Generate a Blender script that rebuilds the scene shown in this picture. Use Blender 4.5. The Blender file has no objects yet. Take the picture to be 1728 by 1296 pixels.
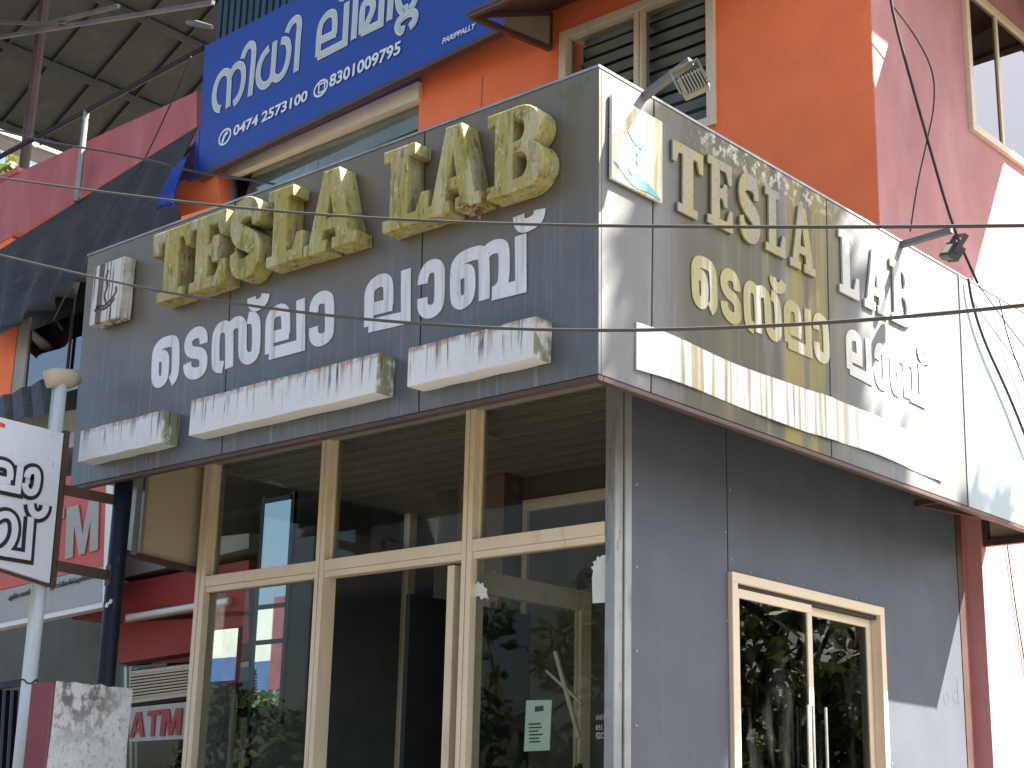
import bpy, bmesh, math, random
from mathutils import Vector, Matrix, noise
random.seed(7)
S = bpy.context.scene
COL = S.collection
rad = math.radians

# ------------------------------------------------------------------ camera
F, YAW, PITCH, ROLL = 2705.1, -0.7301, 0.2755, 0.0240      # focal length in photo pixels (1728 wide), angles
CAM = Vector((3.5324, -4.4188, -1.6447))                   # z = 0 is the underside of the shop sign, ground is at GZ
GZ = -3.15
_f = Vector((math.cos(PITCH)*math.sin(YAW), math.cos(PITCH)*math.cos(YAW), math.sin(PITCH)))
_r = Vector((math.cos(YAW), -math.sin(YAW), 0)); _u = _r.cross(_f)
c_, s_ = math.cos(ROLL), math.sin(ROLL)
RT = c_*_r + s_*_u; UP = -s_*_r + c_*_u
cam = bpy.data.cameras.new('camera'); co = bpy.data.objects.new('camera', cam); COL.objects.link(co)
cam.sensor_width = 36.0; cam.lens = 36.0*F/1728; cam.clip_start = 0.05; cam.clip_end = 2000
co.matrix_world = Matrix(((RT.x, UP.x, -_f.x, CAM.x), (RT.y, UP.y, -_f.y, CAM.y), (RT.z, UP.z, -_f.z, CAM.z), (0, 0, 0, 1)))
S.camera = co

# ------------------------------------------------------------------ world, sun, exposure
SUN = Vector((0.42, 0.45, 0.775)).normalized()
w = bpy.data.worlds.new('World'); S.world = w; w.use_nodes = True
nt = w.node_tree; bg = nt.nodes['Background']
sky = nt.nodes.new('ShaderNodeTexSky'); sky.sky_type = 'NISHITA'; sky.sun_disc = False
sky.sun_elevation = math.asin(SUN.z); sky.sun_rotation = math.atan2(SUN.x, SUN.y)
sky.air_density = 1.0; sky.dust_density = 3.0; sky.ozone_density = 0.5
nt.links.new(sky.outputs[0], bg.inputs[0]); bg.inputs[1].default_value = 0.05
sl = bpy.data.lights.new('sun', 'SUN'); sl.energy = 5.0; sl.angle = rad(0.53); sl.color = (1.0, 0.94, 0.84)
so = bpy.data.objects.new('sun', sl); COL.objects.link(so); so.location = (8, 9, 14)
so.rotation_euler = SUN.to_track_quat('Z', 'Y').to_euler()
S.view_settings.view_transform = 'Standard'; S.view_settings.look = 'None'
S.view_settings.exposure = 2.93; S.view_settings.gamma = 1; S.view_settings.use_curve_mapping = False
S.render.engine = 'CYCLES'; S.cycles.max_bounces = 10; S.cycles.transparent_max_bounces = 16
S.cycles.caustics_reflective = False; S.cycles.caustics_refractive = False

# ------------------------------------------------------------------ helpers: survey the photograph onto real planes
def ray(px, py):
    return (RT*((px-864)/F) + UP*(-(py-648)/F) + _f).normalized()
def pl(px, py, n, c):
    n = Vector(n); d = ray(px, py)
    return CAM + d*((c - n.dot(CAM))/n.dot(d))
def XP(px, py, c=0.0): return pl(px, py, (1, 0, 0), c)
def YP(px, py, c=0.0): return pl(px, py, (0, 1, 0), c)
def ZP(px, py, c=0.0): return pl(px, py, (0, 0, 1), c)
KF = 0.10                                                  # the left half of the old facade stands at a slight angle
def LP(px, py, c=2.8): return pl(px, py, (KF, 1, 0), c - KF*3.4)
V = Vector

# ------------------------------------------------------------------ materials
MATS = {}
class NB:
    def __init__(s, name):
        s.m = bpy.data.materials.new(name); s.m.use_nodes = True; s.t = s.m.node_tree; s.n = s.t.nodes
        s.b = s.n['Principled BSDF']; s.out = s.n['Material Output']
    def new(s, typ, **kw):
        x = s.n.new(typ)
        for k, v in kw.items(): setattr(x, k, v)
        return x
    def link(s, a, b): s.t.links.new(a, b)
    def math(s, op, a, b=None, clamp=False):
        x = s.new('ShaderNodeMath', operation=op); x.use_clamp = clamp
        for i, v in enumerate((a, b)):
            if v is None: continue
            if isinstance(v, (int, float)): x.inputs[i].default_value = v
            else: s.link(v, x.inputs[i])
        return x.outputs[0]
    def noise(s, sc, detail=4, rough=.55, seed=0):
        g = s.new('ShaderNodeNewGeometry'); mp = s.new('ShaderNodeMapping')
        mp.inputs['Scale'].default_value = sc; mp.inputs['Location'].default_value = (seed*3.7, seed*1.3, seed*2.1)
        s.link(g.outputs['Position'], mp.inputs[0]); nz = s.new('ShaderNodeTexNoise')
        nz.inputs['Scale'].default_value = 1; nz.inputs['Detail'].default_value = detail; nz.inputs['Roughness'].default_value = rough
        s.link(mp.outputs[0], nz.inputs['Vector']); return nz.outputs['Fac']
    def ramp(s, fac, lo, hi):
        r = s.new('ShaderNodeMapRange'); r.interpolation_type = 'SMOOTHSTEP'
        r.inputs['From Min'].default_value = lo; r.inputs['From Max'].default_value = hi
        s.link(fac, r.inputs['Value']); return r.outputs[0]
    def axis(s, ax, lo, hi):
        g = s.new('ShaderNodeNewGeometry'); q = s.new('ShaderNodeSeparateXYZ'); s.link(g.outputs['Position'], q.inputs[0])
        return s.ramp(q.outputs['XYZ'.index(ax)], lo, hi)
    def mix(s, fac, a, b):
        x = s.new('ShaderNodeMix', data_type='RGBA')
        if isinstance(fac, (int, float)): x.inputs[0].default_value = fac
        else: s.link(fac, x.inputs[0])
        for i, v in ((6, a), (7, b)):
            if isinstance(v, tuple): x.inputs[i].default_value = (*v, 1)
            else: s.link(v, x.inputs[i])
        return x.outputs[2]
def paint(name, col, rough=.6, metal=0., spec=.4, var=.12, layers=(), bump=.0, bsc=60, coat=0.):
    """base colour with cloudy variation plus weathering layers: dicts col, s=(sx, sz), r=(lo, hi), a, ax=[(axis, lo, hi)...], seed"""
    if name in MATS: return MATS[name]
    q = NB(name); b = q.b
    c = q.mix(q.ramp(q.noise((3, 3, 3), 6), .3, .7), tuple(v*(1-var) for v in col), tuple(min(1, v*(1+var)) for v in col))
    c = q.mix(q.math('MULTIPLY', q.ramp(q.noise((45, 45, 45), 3, seed=2), .45, .75), .25), c, tuple(v*.75 for v in col))
    for i, L in enumerate(layers):
        sx, sz = L['s']
        f = q.ramp(q.noise((sx, sx, sz), L.get('d', 5), .6, L.get('seed', i+1)), *L['r'])
        for a in L.get('ax', ()): f = q.math('MULTIPLY', f, q.axis(*a))
        f = q.math('MULTIPLY', f, L.get('a', 1.))
        c = q.mix(f, c, L['col'])
    q.link(c, b.inputs['Base Color'])
    b.inputs['Metallic'].default_value = metal; b.inputs['Specular IOR Level'].default_value = spec
    rn = q.math('ADD', q.math('MULTIPLY', q.noise((8, 8, 8), 4, seed=5), .3), rough-.15, True)
    q.link(rn, b.inputs['Roughness'])
    if coat: b.inputs['Coat Weight'].default_value = coat; b.inputs['Coat Roughness'].default_value = .25
    if bump:
        bp = q.new('ShaderNodeBump'); bp.inputs['Strength'].default_value = bump; bp.inputs['Distance'].default_value = .01
        q.link(q.noise((bsc, bsc, bsc), 6), bp.inputs['Height']); q.link(bp.outputs[0], b.inputs['Normal'])
    MATS[name] = q.m; return q.m
def glass(name, tint=(.8, .84, .82), ior=1.5, rough=.0, dirt=.06):
    q = NB(name); q.n.remove(q.b)
    fr = q.new('ShaderNodeFresnel'); fr.inputs[0].default_value = ior
    tr = q.new('ShaderNodeBsdfTransparent'); tr.inputs[0].default_value = (*tint, 1)
    gl = q.new('ShaderNodeBsdfGlossy'); gl.inputs['Roughness'].default_value = rough
    mx = q.new('ShaderNodeMixShader'); q.link(fr.outputs[0], mx.inputs[0]); q.link(tr.outputs[0], mx.inputs[1]); q.link(gl.outputs[0], mx.inputs[2])
    df = q.new('ShaderNodeBsdfDiffuse'); df.inputs[0].default_value = (.5, .5, .45, 1)
    m2 = q.new('ShaderNodeMixShader'); q.link(q.math('MULTIPLY', q.ramp(q.noise((9, 9, 2.5), 6), .5, .8), dirt), m2.inputs[0])
    q.link(mx.outputs[0], m2.inputs[1]); q.link(df.outputs[0], m2.inputs[2]); q.link(m2.outputs[0], q.out.inputs[0])
    return q.m
MOSS = (.10, .105, .018); MOSSD = (.035, .04, .012); RUST = (.16, .055, .02); GRIME = (.045, .04, .032)
M = {}
M['acp_front'] = paint('grey_cladding_front', (.104, .111, .118), .42, .15, .5, .08, [
    dict(col=(.26, .27, .28), s=(44, .5), r=(.52, .72), a=.4),
    dict(col=(.05, .05, .045), s=(60, .7), r=(.58, .7), a=.5, seed=15),
    dict(col=(.15, .115, .05), s=(5, .8), r=(.28, .52), a=.8, ax=[('Z', .45, 1.0)]),
    dict(col=(.15, .115, .085), s=(2.2, 2.2), r=(.34, .6), a=.65, ax=[('Z', .1, .8)], seed=9),
    dict(col=MOSS, s=(3.2, .35), r=(.6, .72), a=.65, ax=[('X', -.5, -1.6)], seed=4),
    dict(col=MOSS, s=(8, 5), r=(.52, .66), a=.8, ax=[('Z', 1.02, 1.2)], seed=6),
    dict(col=(.16, .12, .05), s=(20, .4), r=(.66, .76), a=.6, seed=12)], bump=.03)
M['acp_side'] = paint('grey_cladding_side', (.145, .148, .15), .5, .0, .25, .08, [
    dict(col=(.34, .34, .33), s=(30, .5), r=(.55, .75), a=.4),
    dict(col=(.062, .058, .03), s=(5, .4), r=(.28, .5), a=.92, ax=[('Y', .3, .6), ('Y', 2.0, 1.4)]),  # real stain, darkened further to carry leaf shade across the middle
    dict(col=(.22, .18, .035), s=(9, .35), r=(.40, .56), a=.85, ax=[('Y', .7, 1.2), ('Y', 1.9, 1.5)], seed=3),
    dict(col=(.055, .05, .035), s=(12, .5), r=(.55, .7), a=.75, ax=[('Y', .3, .6), ('Y', 2., 1.6)], seed=8),
    dict(col=(.5, .48, .42), s=(26, 26), r=(.5, .58), a=.8, ax=[('Z', 1.08, 1.17), ('Y', .5, .8), ('Y', 1.9, 1.4)], seed=7),
    dict(col=MOSS, s=(7, 4), r=(.5, .66), a=.7, ax=[('Z', 1.0, 1.2), ('Y', 1.9, 1.2)], seed=6)], bump=.03)
M['acp_wall'] = paint('grey_blue_cladding_wall', (.074, .085, .106), .5, .0, .35, .06, [
    dict(col=(.3, .32, .34), s=(36, .5), r=(.64, .8), a=.25), dict(col=GRIME, s=(3, 1.2), r=(.5, .75), a=.25, seed=4)], bump=.02)
M['blue_panel'] = paint('pale_blue_panel', (.33, .40, .42), .5, 0, .4, .05, [
    dict(col=(.25, .27, .28), s=(10, 6), r=(.66, .72), a=.6, ax=[('Z', .25, .05)]), dict(col=(.45, .28, .12), s=(14, 5), r=(.5, .65), a=.7, ax=[('Z', .06, .0)])])
M['joint'] = paint('dark_joint', (.02, .02, .022), .8)
M['letter_cream'] = paint('mossy_cream_letter', (.43, .38, .21), .7, 0, .3, .14, [
    dict(col=(.33, .285, .055), s=(13, 2.2), r=(.38, .58), a=.85),
    dict(col=(.12, .125, .028), s=(24, 5), r=(.52, .64), a=.65, seed=3),
    dict(col=(.035, .036, .022), s=(44, 14), r=(.58, .68), a=.6, seed=5),
    dict(col=(.56, .54, .42), s=(50, 30), r=(.6, .66), a=.6, seed=16),
    dict(col=(.25, .24, .18), s=(30, 20), r=(.55, .68), a=.7, ax=[('Z', .95, 1.12)], seed=11)], bump=.5, bsc=45)
M['letter_side'] = paint('faded_yellow_letter', (.27, .26, .20), .7, 0, .3, .1, [
    dict(col=(.32, .28, .07), s=(14, 2), r=(.45, .62), a=.7), dict(col=(.10, .10, .08), s=(70, 70), r=(.58, .66), a=.7, seed=5),
    dict(col=(.50, .50, .46), s=(3, 3), r=(.0, .1), a=1., ax=[('Y', 1.55, 1.75)])], bump=.3, bsc=60)  # far letters whitened to carry the full sun on that end
M['vinyl'] = paint('weathered_white_vinyl', (.68, .68, .70), .45, 0, .4, .04, [
    dict(col=(.36, .35, .27), s=(20, .8), r=(.52, .68), a=.65), dict(col=(.3, .29, .1), s=(9, 1), r=(.62, .72), a=.8, seed=4),
    dict(col=(.12, .12, .06), s=(60, 18), r=(.66, .75), a=.8, seed=6)])
M['vinyl_side'] = paint('stained_vinyl', (.58, .57, .50), .5, 0, .4, .06, [
    dict(col=(.26, .23, .06), s=(16, 1), r=(.28, .46), a=.92, ax=[('Y', 1.9, 1.4)]), dict(col=(.14, .13, .08), s=(50, 12), r=(.6, .7), a=.7, seed=6, ax=[('Y', 2.0, 1.6)])])
def strip_mat(name, ztop, h, xr):
    return paint(name, (.66, .66, .64), .55, 0, .35, .04, [
        dict(col=(.16, .2, .08), s=(14, 10), r=(.36, .52), a=.9, ax=[('X', xr-.012, xr-.004)], seed=14),
        dict(col=(.30, .19, .10), s=(34, 1.0), r=(.5, .64), a=.8, ax=[('Z', ztop-h*.8, ztop)]),
        dict(col=(.055, .045, .025), s=(62, 1.6), r=(.56, .64), a=.95, ax=[('Z', ztop-h*1.0, ztop-h*.2)], seed=5),
        dict(col=(.30, .13, .08), s=(25, 25), r=(.35, .6), a=.8, ax=[('Z', ztop-.03, ztop-.004)], seed=8)], bump=.1)
M['strip_side'] = paint('white_side_strip', (.70, .71, .72), .45, 0, .4, .03, [
    dict(col=(.32, .26, .06), s=(22, .6), r=(.46, .6), a=.85, ax=[('Y', 2.1, 1.6), ('Y', .35, .55)]),
    dict(col=(.17, .13, .06), s=(40, 2), r=(.6, .7), a=.8, seed=4, ax=[('Y', 1.8, 1.5), ('Y', .35, .55)])])
M['logo_board'] = paint('stained_logo_board', (.62, .60, .50), .5, 0, .4, .05, [
    dict(col=(.42, .37, .11), s=(24, 1.6), r=(.45, .6), a=.85), dict(col=(.2, .2, .1), s=(60, 20), r=(.6, .7), a=.6, seed=3)])
M['logo_rust'] = paint('rust_run_logo_box', (.58, .56, .52), .55, 0, .3, .05, [
    dict(col=(.06, .035, .02), s=(40, 1.0), r=(.5, .57), a=.95), dict(col=(.25, .13, .07), s=(20, .8), r=(.56, .7), a=.7, seed=4),
    dict(col=(.19, .2, .04), s=(10, 6), r=(.4, .6), a=.95, ax=[('X', -2.965, -2.94)], seed=7)], bump=.2)
M['teal'] = paint('teal_print', (.16, .42, .5), .5, var=.1)
M['brownprint'] = paint('dark_brown_print', (.06, .035, .025), .6)
M['alu'] = paint('beige_aluminium', (.69, .57, .41), .45, .0, .5, .05, [dict(col=(.25, .2, .14), s=(14, 2), r=(.6, .75), a=.35)])
M['alu_dark'] = paint('shadow_gasket', (.03, .025, .02), .7)  # plain dark brown for the window track and door handle
M['galv'] = paint('galvanised_steel', (.26, .27, .27), .5, .5, .5, .2, [dict(col=RUST, s=(18, 5), r=(.62, .74), a=.8), dict(col=(.1, .1, .1), s=(30, 4), r=(.55, .7), a=.5, seed=3)], bump=.1)
M['steel_brown'] = paint('brown_painted_steel', (.07, .04, .033), .5, .1, .4, .15, [dict(col=RUST, s=(20, 10), r=(.6, .7), a=.6)])
M['orange'] = paint('orange_wall', (.92, .20, .072), .75, 0, .25, .05, [dict(col=(.82, .175, .065), s=(2, 1), r=(.5, .75), a=.3), dict(col=(.25, .06, .03), s=(30, 30), r=(.72, .78), a=.6, seed=4)], bump=.12, bsc=35)
M['pink'] = paint('pink_wall', (.47, .225, .225), .8, 0, .25, .06, [dict(col=(.60, .33, .32), s=(3, 1), r=(.45, .7), a=.5), dict(col=(.22, .10, .11), s=(16, 5), r=(.66, .76), a=.5, seed=4)], bump=.2, bsc=30)
M['pinkred'] = paint('pink_parapet', (.43, .125, .125), .75, 0, .25, .08, [dict(col=(.55, .22, .22), s=(3, 1), r=(.5, .7), a=.4), dict(col=(.1, .03, .04), s=(22, 1.2), r=(.68, .76), a=.7, seed=4)], bump=.15, bsc=30)
M['red'] = paint('red_wall', (.27, .028, .026), .6, 0, .35, .08, [dict(col=(.06, .01, .01), s=(4, 2), r=(.6, .8), a=.5)])
M['redboard'] = paint('red_board', (.52, .075, .06), .5, 0, .4, .05)
M['deepred'] = paint('deep_red_letter', (.26, .018, .02), .5)
M['greyboard'] = paint('grey_board', (.34, .33, .31), .5, 0, .4, .05, [dict(col=(.25, .25, .24), s=(10, 2), r=(.55, .75), a=.4)])
M['paleletter'] = paint('pale_grey_letter', (.34, .32, .29), .5, 0, .4, .05)
M['white'] = paint('white_paint', (.72, .72, .70), .5, 0, .4, .04)
M['blue'] = paint('blue_sign', (.007, .045, .28), .45, 0, .35, .06, [dict(col=(.012, .06, .33), s=(2, 1), r=(.5, .75), a=.5)])
M['blueletter'] = paint('sage_grey_letter', (.46, .52, .49), .5, 0, .4, .04)
M['bluecorr'] = paint('blue_grey_sheet', (.03, .055, .075), .5, .2, .4, .12, [dict(col=(.12, .16, .2), s=(20, .6), r=(.55, .7), a=.5)])
M['sheet'] = paint('roof_sheet_underside', (.026, .03, .027), .6, .1, .4, .1, [dict(col=(.05, .05, .045), s=(4, 4), r=(.5, .7), a=.6)])
M['tarp'] = paint('dark_tarpaulin', (.036, .034, .033), .75, 0, .3, .2, [dict(col=(.075, .073, .072), s=(9, 2), r=(.55, .75), a=.6)], bump=.3, bsc=25)
M['navy'] = paint('navy_pole_paint', (.006, .010, .02), .5, 0, .25, .2, [dict(col=(.05, .06, .08), s=(30, 10), r=(.6, .7), a=.5)])
M['pipe'] = paint('weathered_white_pipe', (.55, .58, .58), .55, 0, .4, .08, [
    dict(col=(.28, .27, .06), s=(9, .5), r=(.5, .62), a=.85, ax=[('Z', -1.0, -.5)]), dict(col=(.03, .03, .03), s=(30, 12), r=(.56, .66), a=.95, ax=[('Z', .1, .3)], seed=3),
    dict(col=(.3, .3, .28), s=(20, 3), r=(.6, .75), a=.6, seed=5)], bump=.2)
M['concrete'] = paint('rough_pillar_plaster', (.46, .47, .47), .85, 0, .2, .1, [
    dict(col=(.10, .095, .085), s=(20, 16), r=(.42, .58), a=.9, ax=[('Z', -1.4, -1.1), ('Y', -.1, -.35)]), dict(col=(.2, .19, .17), s=(55, 40), r=(.56, .64), a=.6, seed=3),
    dict(col=(.33, .29, .16), s=(8, 3), r=(.6, .72), a=.6, seed=6)], bump=.9, bsc=40)
M['maroon'] = paint('maroon_plaster', (.20, .06, .075), .8, 0, .2, .15, bump=.3)
M['cream'] = paint('cream_board', (.44, .38, .27), .65, 0, .3, .06, [dict(col=(.2, .16, .1), s=(8, 3), r=(.6, .75), a=.4)])
M['hangboard'] = paint('blue_white_board', (.56, .60, .65), .5, 0, .4, .05, [
    dict(col=(.05, .05, .055), s=(45, 40), r=(.62, .68), a=.9, ax=[('Y', -.42, -.27), ('Z', -.1, .12)]), dict(col=(.12, .12, .13), s=(14, 50), r=(.66, .74), a=.6, ax=[('Z', -.3, -.5)], seed=5)])
M['olive'] = paint('olive_grey_wall', (.10, .105, .09), .8)  # wall colour darkened to stand in for the deep recess's shade
M['curtain'] = paint('grey_curtain', (.24, .235, .20), .8, 0, .2, .15, [dict(col=(.4, .42, .42), s=(6, 4), r=(.6, .68), a=.6)])  # pale tone imitating reflections in the ribbon window
M['arm'] = paint('dull_steel_arm', (.13, .125, .12), .6, .2, .4, .2)
M['black'] = paint('black_print', (.012, .012, .018), .5)
M['interior'] = paint('shop_inner_wall', (.11, .105, .09), .8, 0, .2, .08)
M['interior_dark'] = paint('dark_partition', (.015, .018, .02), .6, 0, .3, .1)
M['ceiling'] = paint('pvc_ceiling', (.26, .25, .20), .55, 0, .35, .05)
M['slot'] = paint('ceiling_slot', (.09, .085, .07), .8)
M['inner_pink'] = paint('peeling_pink_board', (.20, .14, .12), .8, 0, .2, .1, [dict(col=(.5, .46, .42), s=(5, 3), r=(.55, .62), a=.6)])
M['slat'] = paint('steel_slat', (.20, .215, .235), .45, .3, .5, .1)  # colour of a corrugated roof mirrored in the orange window
M['ledge'] = paint('concrete_slab', (.33, .31, .28), .85, 0, .2, .1, bump=.3)
M['lamp_body'] = paint('dark_lamp_body', (.05, .05, .055), .5, .3, .5, .1)
M['lamp_olive'] = paint('sun_bleached_lamp', (.22, .21, .15), .55, .2, .5, .1)
M['led'] = paint('cream_led_face', (.72, .68, .45), .35)
M['cable'] = paint('black_cable', (.02, .019, .018), .55)
M['cable_grey'] = paint('weathered_cable', (.07, .062, .05), .6)
M['paper'] = paint('paper', (.62, .64, .60), .8)
M['greenpaper'] = paint('pale_green_paper', (.42, .52, .44), .8)
M['asphalt'] = paint('asphalt', (.05, .05, .052), .85, 0, .2, .15, bump=.4, bsc=90)
M['pave'] = paint('concrete_paving', (.12, .112, .10), .85, 0, .2, .1, bump=.3)
M['soil'] = paint('dry_earth', (.08, .065, .045), .9, 0, .2, .15, bump=.4)
M['bark'] = paint('bark', (.10, .075, .05), .85, bump=.6, bsc=20)
M['awning'] = paint('awning_brown', (.10, .06, .05), .55, .1, .4, .1)
M['awning_in'] = paint('awning_side_sheet', (.30, .26, .21), .6, 0, .3, .08)
M['offwhite'] = paint('off_white_wall', (.6, .58, .54), .8, 0, .2, .06)
M['yellow'] = paint('yellow_board', (.62, .42, .03), .5)
M['chrome'] = paint('satin_steel', (.55, .55, .55), .25, .9, .5, .05)
M['glass'] = glass('window_glass', (.93, .95, .92), 1.15, dirt=.03)
M['glass_dark'] = glass('tinted_glass', (.42, .46, .43), 1.4, .0, .035)
M['glass_sky'] = glass('reflective_glass', (.14, .16, .17), 2.7, .0, .03)
def leafmat(name, c1, c2):
    q = NB(name); r = q.new('ShaderNodeObjectInfo'); f = q.noise((2.2, 2.2, 2.2), 3)
    c = q.mix(q.ramp(f, .35, .65), c1, c2); q.link(c, q.b.inputs['Base Color']); q.b.inputs['Roughness'].default_value = .55
    tr = q.new('ShaderNodeBsdfTranslucent'); q.link(c, tr.inputs[0]); mx = q.new('ShaderNodeMixShader'); mx.inputs[0].default_value = .3
    q.link(q.b.outputs[0], mx.inputs[1]); q.link(tr.outputs[0], mx.inputs[2]); q.link(mx.outputs[0], q.out.inputs[0]); return q.m
M['leaf'] = leafmat('tree_leaf', (.035, .065, .015), (.09, .12, .025))
M['leaf_lit'] = leafmat('yellow_green_leaf', (.10, .13, .02), (.17, .17, .035))

# ------------------------------------------------------------------ object helpers
def link(name, me, mat, parent=None):
    o = bpy.data.objects.new(name, me); COL.objects.link(o)
    if mat is not None and not me.materials: me.materials.append(mat)
    if parent is not None:
        L = parent.get('_loc', None); off = Vector(L) if L is not None else Vector((0, 0, 0))
        me.transform(Matrix.Translation(-off)); o.parent = parent; o['_loc'] = tuple(off)
    return o
def thing(name, label, cat, loc, group=None):
    o = bpy.data.objects.new(name, None); COL.objects.link(o); o.location = loc; o.empty_display_size = .1
    o['label'] = label; o['category'] = cat; o['_loc'] = tuple(loc)
    if group: o['group'] = group
    return o
def tag(o, label, cat, group=None):
    o['label'] = label; o['category'] = cat
    if group: o['group'] = group
    return o
class MB:
    def __init__(s): s.v = []; s.f = []
    def add(s, vs, fs):
        n = len(s.v); s.v += [tuple(v) for v in vs]; s.f += [tuple(i+n for i in f) for f in fs]; return s
    def hexa(s, p):                                        # 8 corners: bottom ring 0-3, top ring 4-7
        return s.add(p, [(3, 2, 1, 0), (4, 5, 6, 7), (0, 1, 5, 4), (1, 2, 6, 5), (2, 3, 7, 6), (3, 0, 4, 7)])
    def box(s, a, b):
        x0, y0, z0 = [min(a[i], b[i]) for i in range(3)]; x1, y1, z1 = [max(a[i], b[i]) for i in range(3)]
        return s.hexa([(x0, y0, z0), (x1, y0, z0), (x1, y1, z0), (x0, y1, z0), (x0, y0, z1), (x1, y0, z1), (x1, y1, z1), (x0, y1, z1)])
    def slab(s, quad, t):                                  # quad face extruded by vector t
        q = [Vector(p) for p in quad]; t = Vector(t)
        return s.hexa([*q, *[p+t for p in q]])
    def bar(s, a, b, w, h=None, up=(0, 0, 1)):
        a, b = Vector(a), Vector(b); h = h or w; d = (b-a).normalized(); u = Vector(up)
        if abs(d.dot(u)) > .98: u = Vector((1, 0, 0))
        x = d.cross(u).normalized()*w/2; y = x.cross(d).normalized()*h/2
        return s.hexa([a-x-y, a+x-y, a+x+y, a-x+y, b-x-y, b+x-y, b+x+y, b-x+y])
    def tube(s, pts, r, n=8, caps=True):
        pts = [Vector(p) for p in pts]; rs = r if isinstance(r, (list, tuple)) else [r]*len(pts); base = len(s.v); prev = None
        for i, p in enumerate(pts):
            d = (pts[min(i+1, len(pts)-1)]-pts[max(i-1, 0)]).normalized()
            u = prev if prev is not None else (Vector((0, 0, 1)) if abs(d.z) < .9 else Vector((1, 0, 0)))
            x = d.cross(u).normalized(); y = x.cross(d).normalized(); prev = y
            for k in range(n):
                a = 2*math.pi*k/n; s.v.append(tuple(p + x*math.cos(a)*rs[i] + y*math.sin(a)*rs[i]))
        for i in range(len(pts)-1):
            for k in range(n):
                a = base+i*n+k; b = base+i*n+(k+1) % n; s.f.append((a, b, b+n, a+n))
        if caps: s.f.append(tuple(base+k for k in range(n-1, -1, -1))); s.f.append(tuple(base+(len(pts)-1)*n+k for k in range(n)))
        return s
    def build(s, name, mat, parent=None, bevel=0, smooth=False):
        me = bpy.data.meshes.new(name); me.from_pydata(s.v, [], s.f)
        bm = bmesh.new(); bm.from_mesh(me); bmesh.ops.recalc_face_normals(bm, faces=bm.faces)
        if bevel: bmesh.ops.bevel(bm, geom=list(bm.edges), offset=bevel, segments=1, affect='EDGES', profile=.5)
        bm.to_mesh(me); bm.free()
        if smooth:
            for p in me.polygons: p.use_smooth = True
        return link(name, me, mat, parent)
def box(name, a, b, mat, parent=None, bevel=.0): return MB().box(a, b).build(name, mat, parent, bevel)
def slab(name, quad, t, mat, parent=None, bevel=0): return MB().slab(quad, t).build(name, mat, parent, bevel)
def clone(o, delta):
    c = o.copy(); COL.objects.link(c); c.location = o.location + Vector(delta); return c
def outline(name, polys, depth, frame, mat, parent, bevel=.0):
    """filled outlines (first ring plus holes) in 2-D, extruded; frame = (origin, U, V, N)"""
    cu = bpy.data.curves.new(name, 'CURVE'); cu.dimensions = '2D'; cu.fill_mode = 'BOTH'; cu.extrude = depth/2
    cu.bevel_depth = bevel; cu.bevel_resolution = 0
    for ring in polys:
        sp = cu.splines.new('POLY'); sp.points.add(len(ring)-1); sp.use_cyclic_u = True
        for p, (x, y) in zip(sp.points, ring): p.co = (x, y, 0, 1)
    ob = bpy.data.objects.new(name, cu); me = bpy.data.meshes.new_from_object(ob); bpy.data.objects.remove(ob); bpy.data.curves.remove(cu)
    O, U, W, Nn = [Vector(v) for v in frame]
    for v in me.vertices:
        x, y, z = v.co; v.co = O + U*x + W*y + Nn*(z+depth/2)
    me.name = name; me.materials.clear()
    for p in me.polygons: p.use_smooth = False
    return link(name, me, mat, parent)
def text(name, body, quad, N, mat, parent, bold=0., lift=.003):
    """words set in the built-in font and fitted into quad = bottom-left, bottom-right, top-left"""
    cu = bpy.data.curves.new(name, 'FONT'); cu.body = body; cu.offset = bold; cu.extrude = .012; cu.resolution_u = 3
    ob = bpy.data.objects.new(name, cu); me = bpy.data.meshes.new_from_object(ob); bpy.data.objects.remove(ob); bpy.data.curves.remove(cu)
    if not me.vertices: return None
    xs = [v.co.x for v in me.vertices]; ys = [v.co.y for v in me.vertices]; x0, x1, y0, y1 = min(xs), max(xs), min(ys), max(ys)
    a, b, c = [Vector(q) for q in quad]; N = Vector(N).normalized()
    for v in me.vertices:
        v.co = a + (b-a)*((v.co.x-x0)/(x1-x0)) + (c-a)*((v.co.y-y0)/(y1-y0)) + N*(lift + (.002 if v.co.z > 0 else 0))
    me.materials.clear(); o = link(name, me, mat, parent)
    if len(body) > 4: o['kind'] = 'stuff'
    return o
def chaikin(p, it=2):
    for _ in range(it):
        q = [p[0]]
        for a, b in zip(p, p[1:]): q += [a*.75+b*.25, a*.25+b*.75]
        q.append(p[-1]); p = q
    return p
def ribbon(mb, pts, w, N, lift, th=.003):
    """a flat band of width w along pts, standing proud of its plane by lift"""
    N = Vector(N).normalized(); L = []; R = []
    for i, p in enumerate(pts):
        d0 = (pts[i]-pts[i-1]) if i else (pts[1]-pts[0]); d1 = (pts[i+1]-pts[i]) if i < len(pts)-1 else d0
        n0 = N.cross(d0).normalized(); n1 = N.cross(d1).normalized(); m = (n0+n1)
        m = m.normalized() if m.length > 1e-6 else n0; k = min(1.5, 1/max(.3, m.dot(n0)))
        L.append(p + m*w/2*k + N*lift); R.append(p - m*w/2*k + N*lift)
    n = len(pts); vs = L+R+[p-N*th for p in L]+[p-N*th for p in R]; fs = []
    for i in range(n-1):
        fs += [(i, i+1, n+i+1, n+i), (i, 2*n+i, 2*n+i+1, i+1), (n+i, n+i+1, 3*n+i+1, 3*n+i)]
    fs += [(0, n, 3*n, 2*n), (n-1, 3*n-1, 4*n-1, 2*n-1)]
    mb.add(vs, fs)
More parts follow.
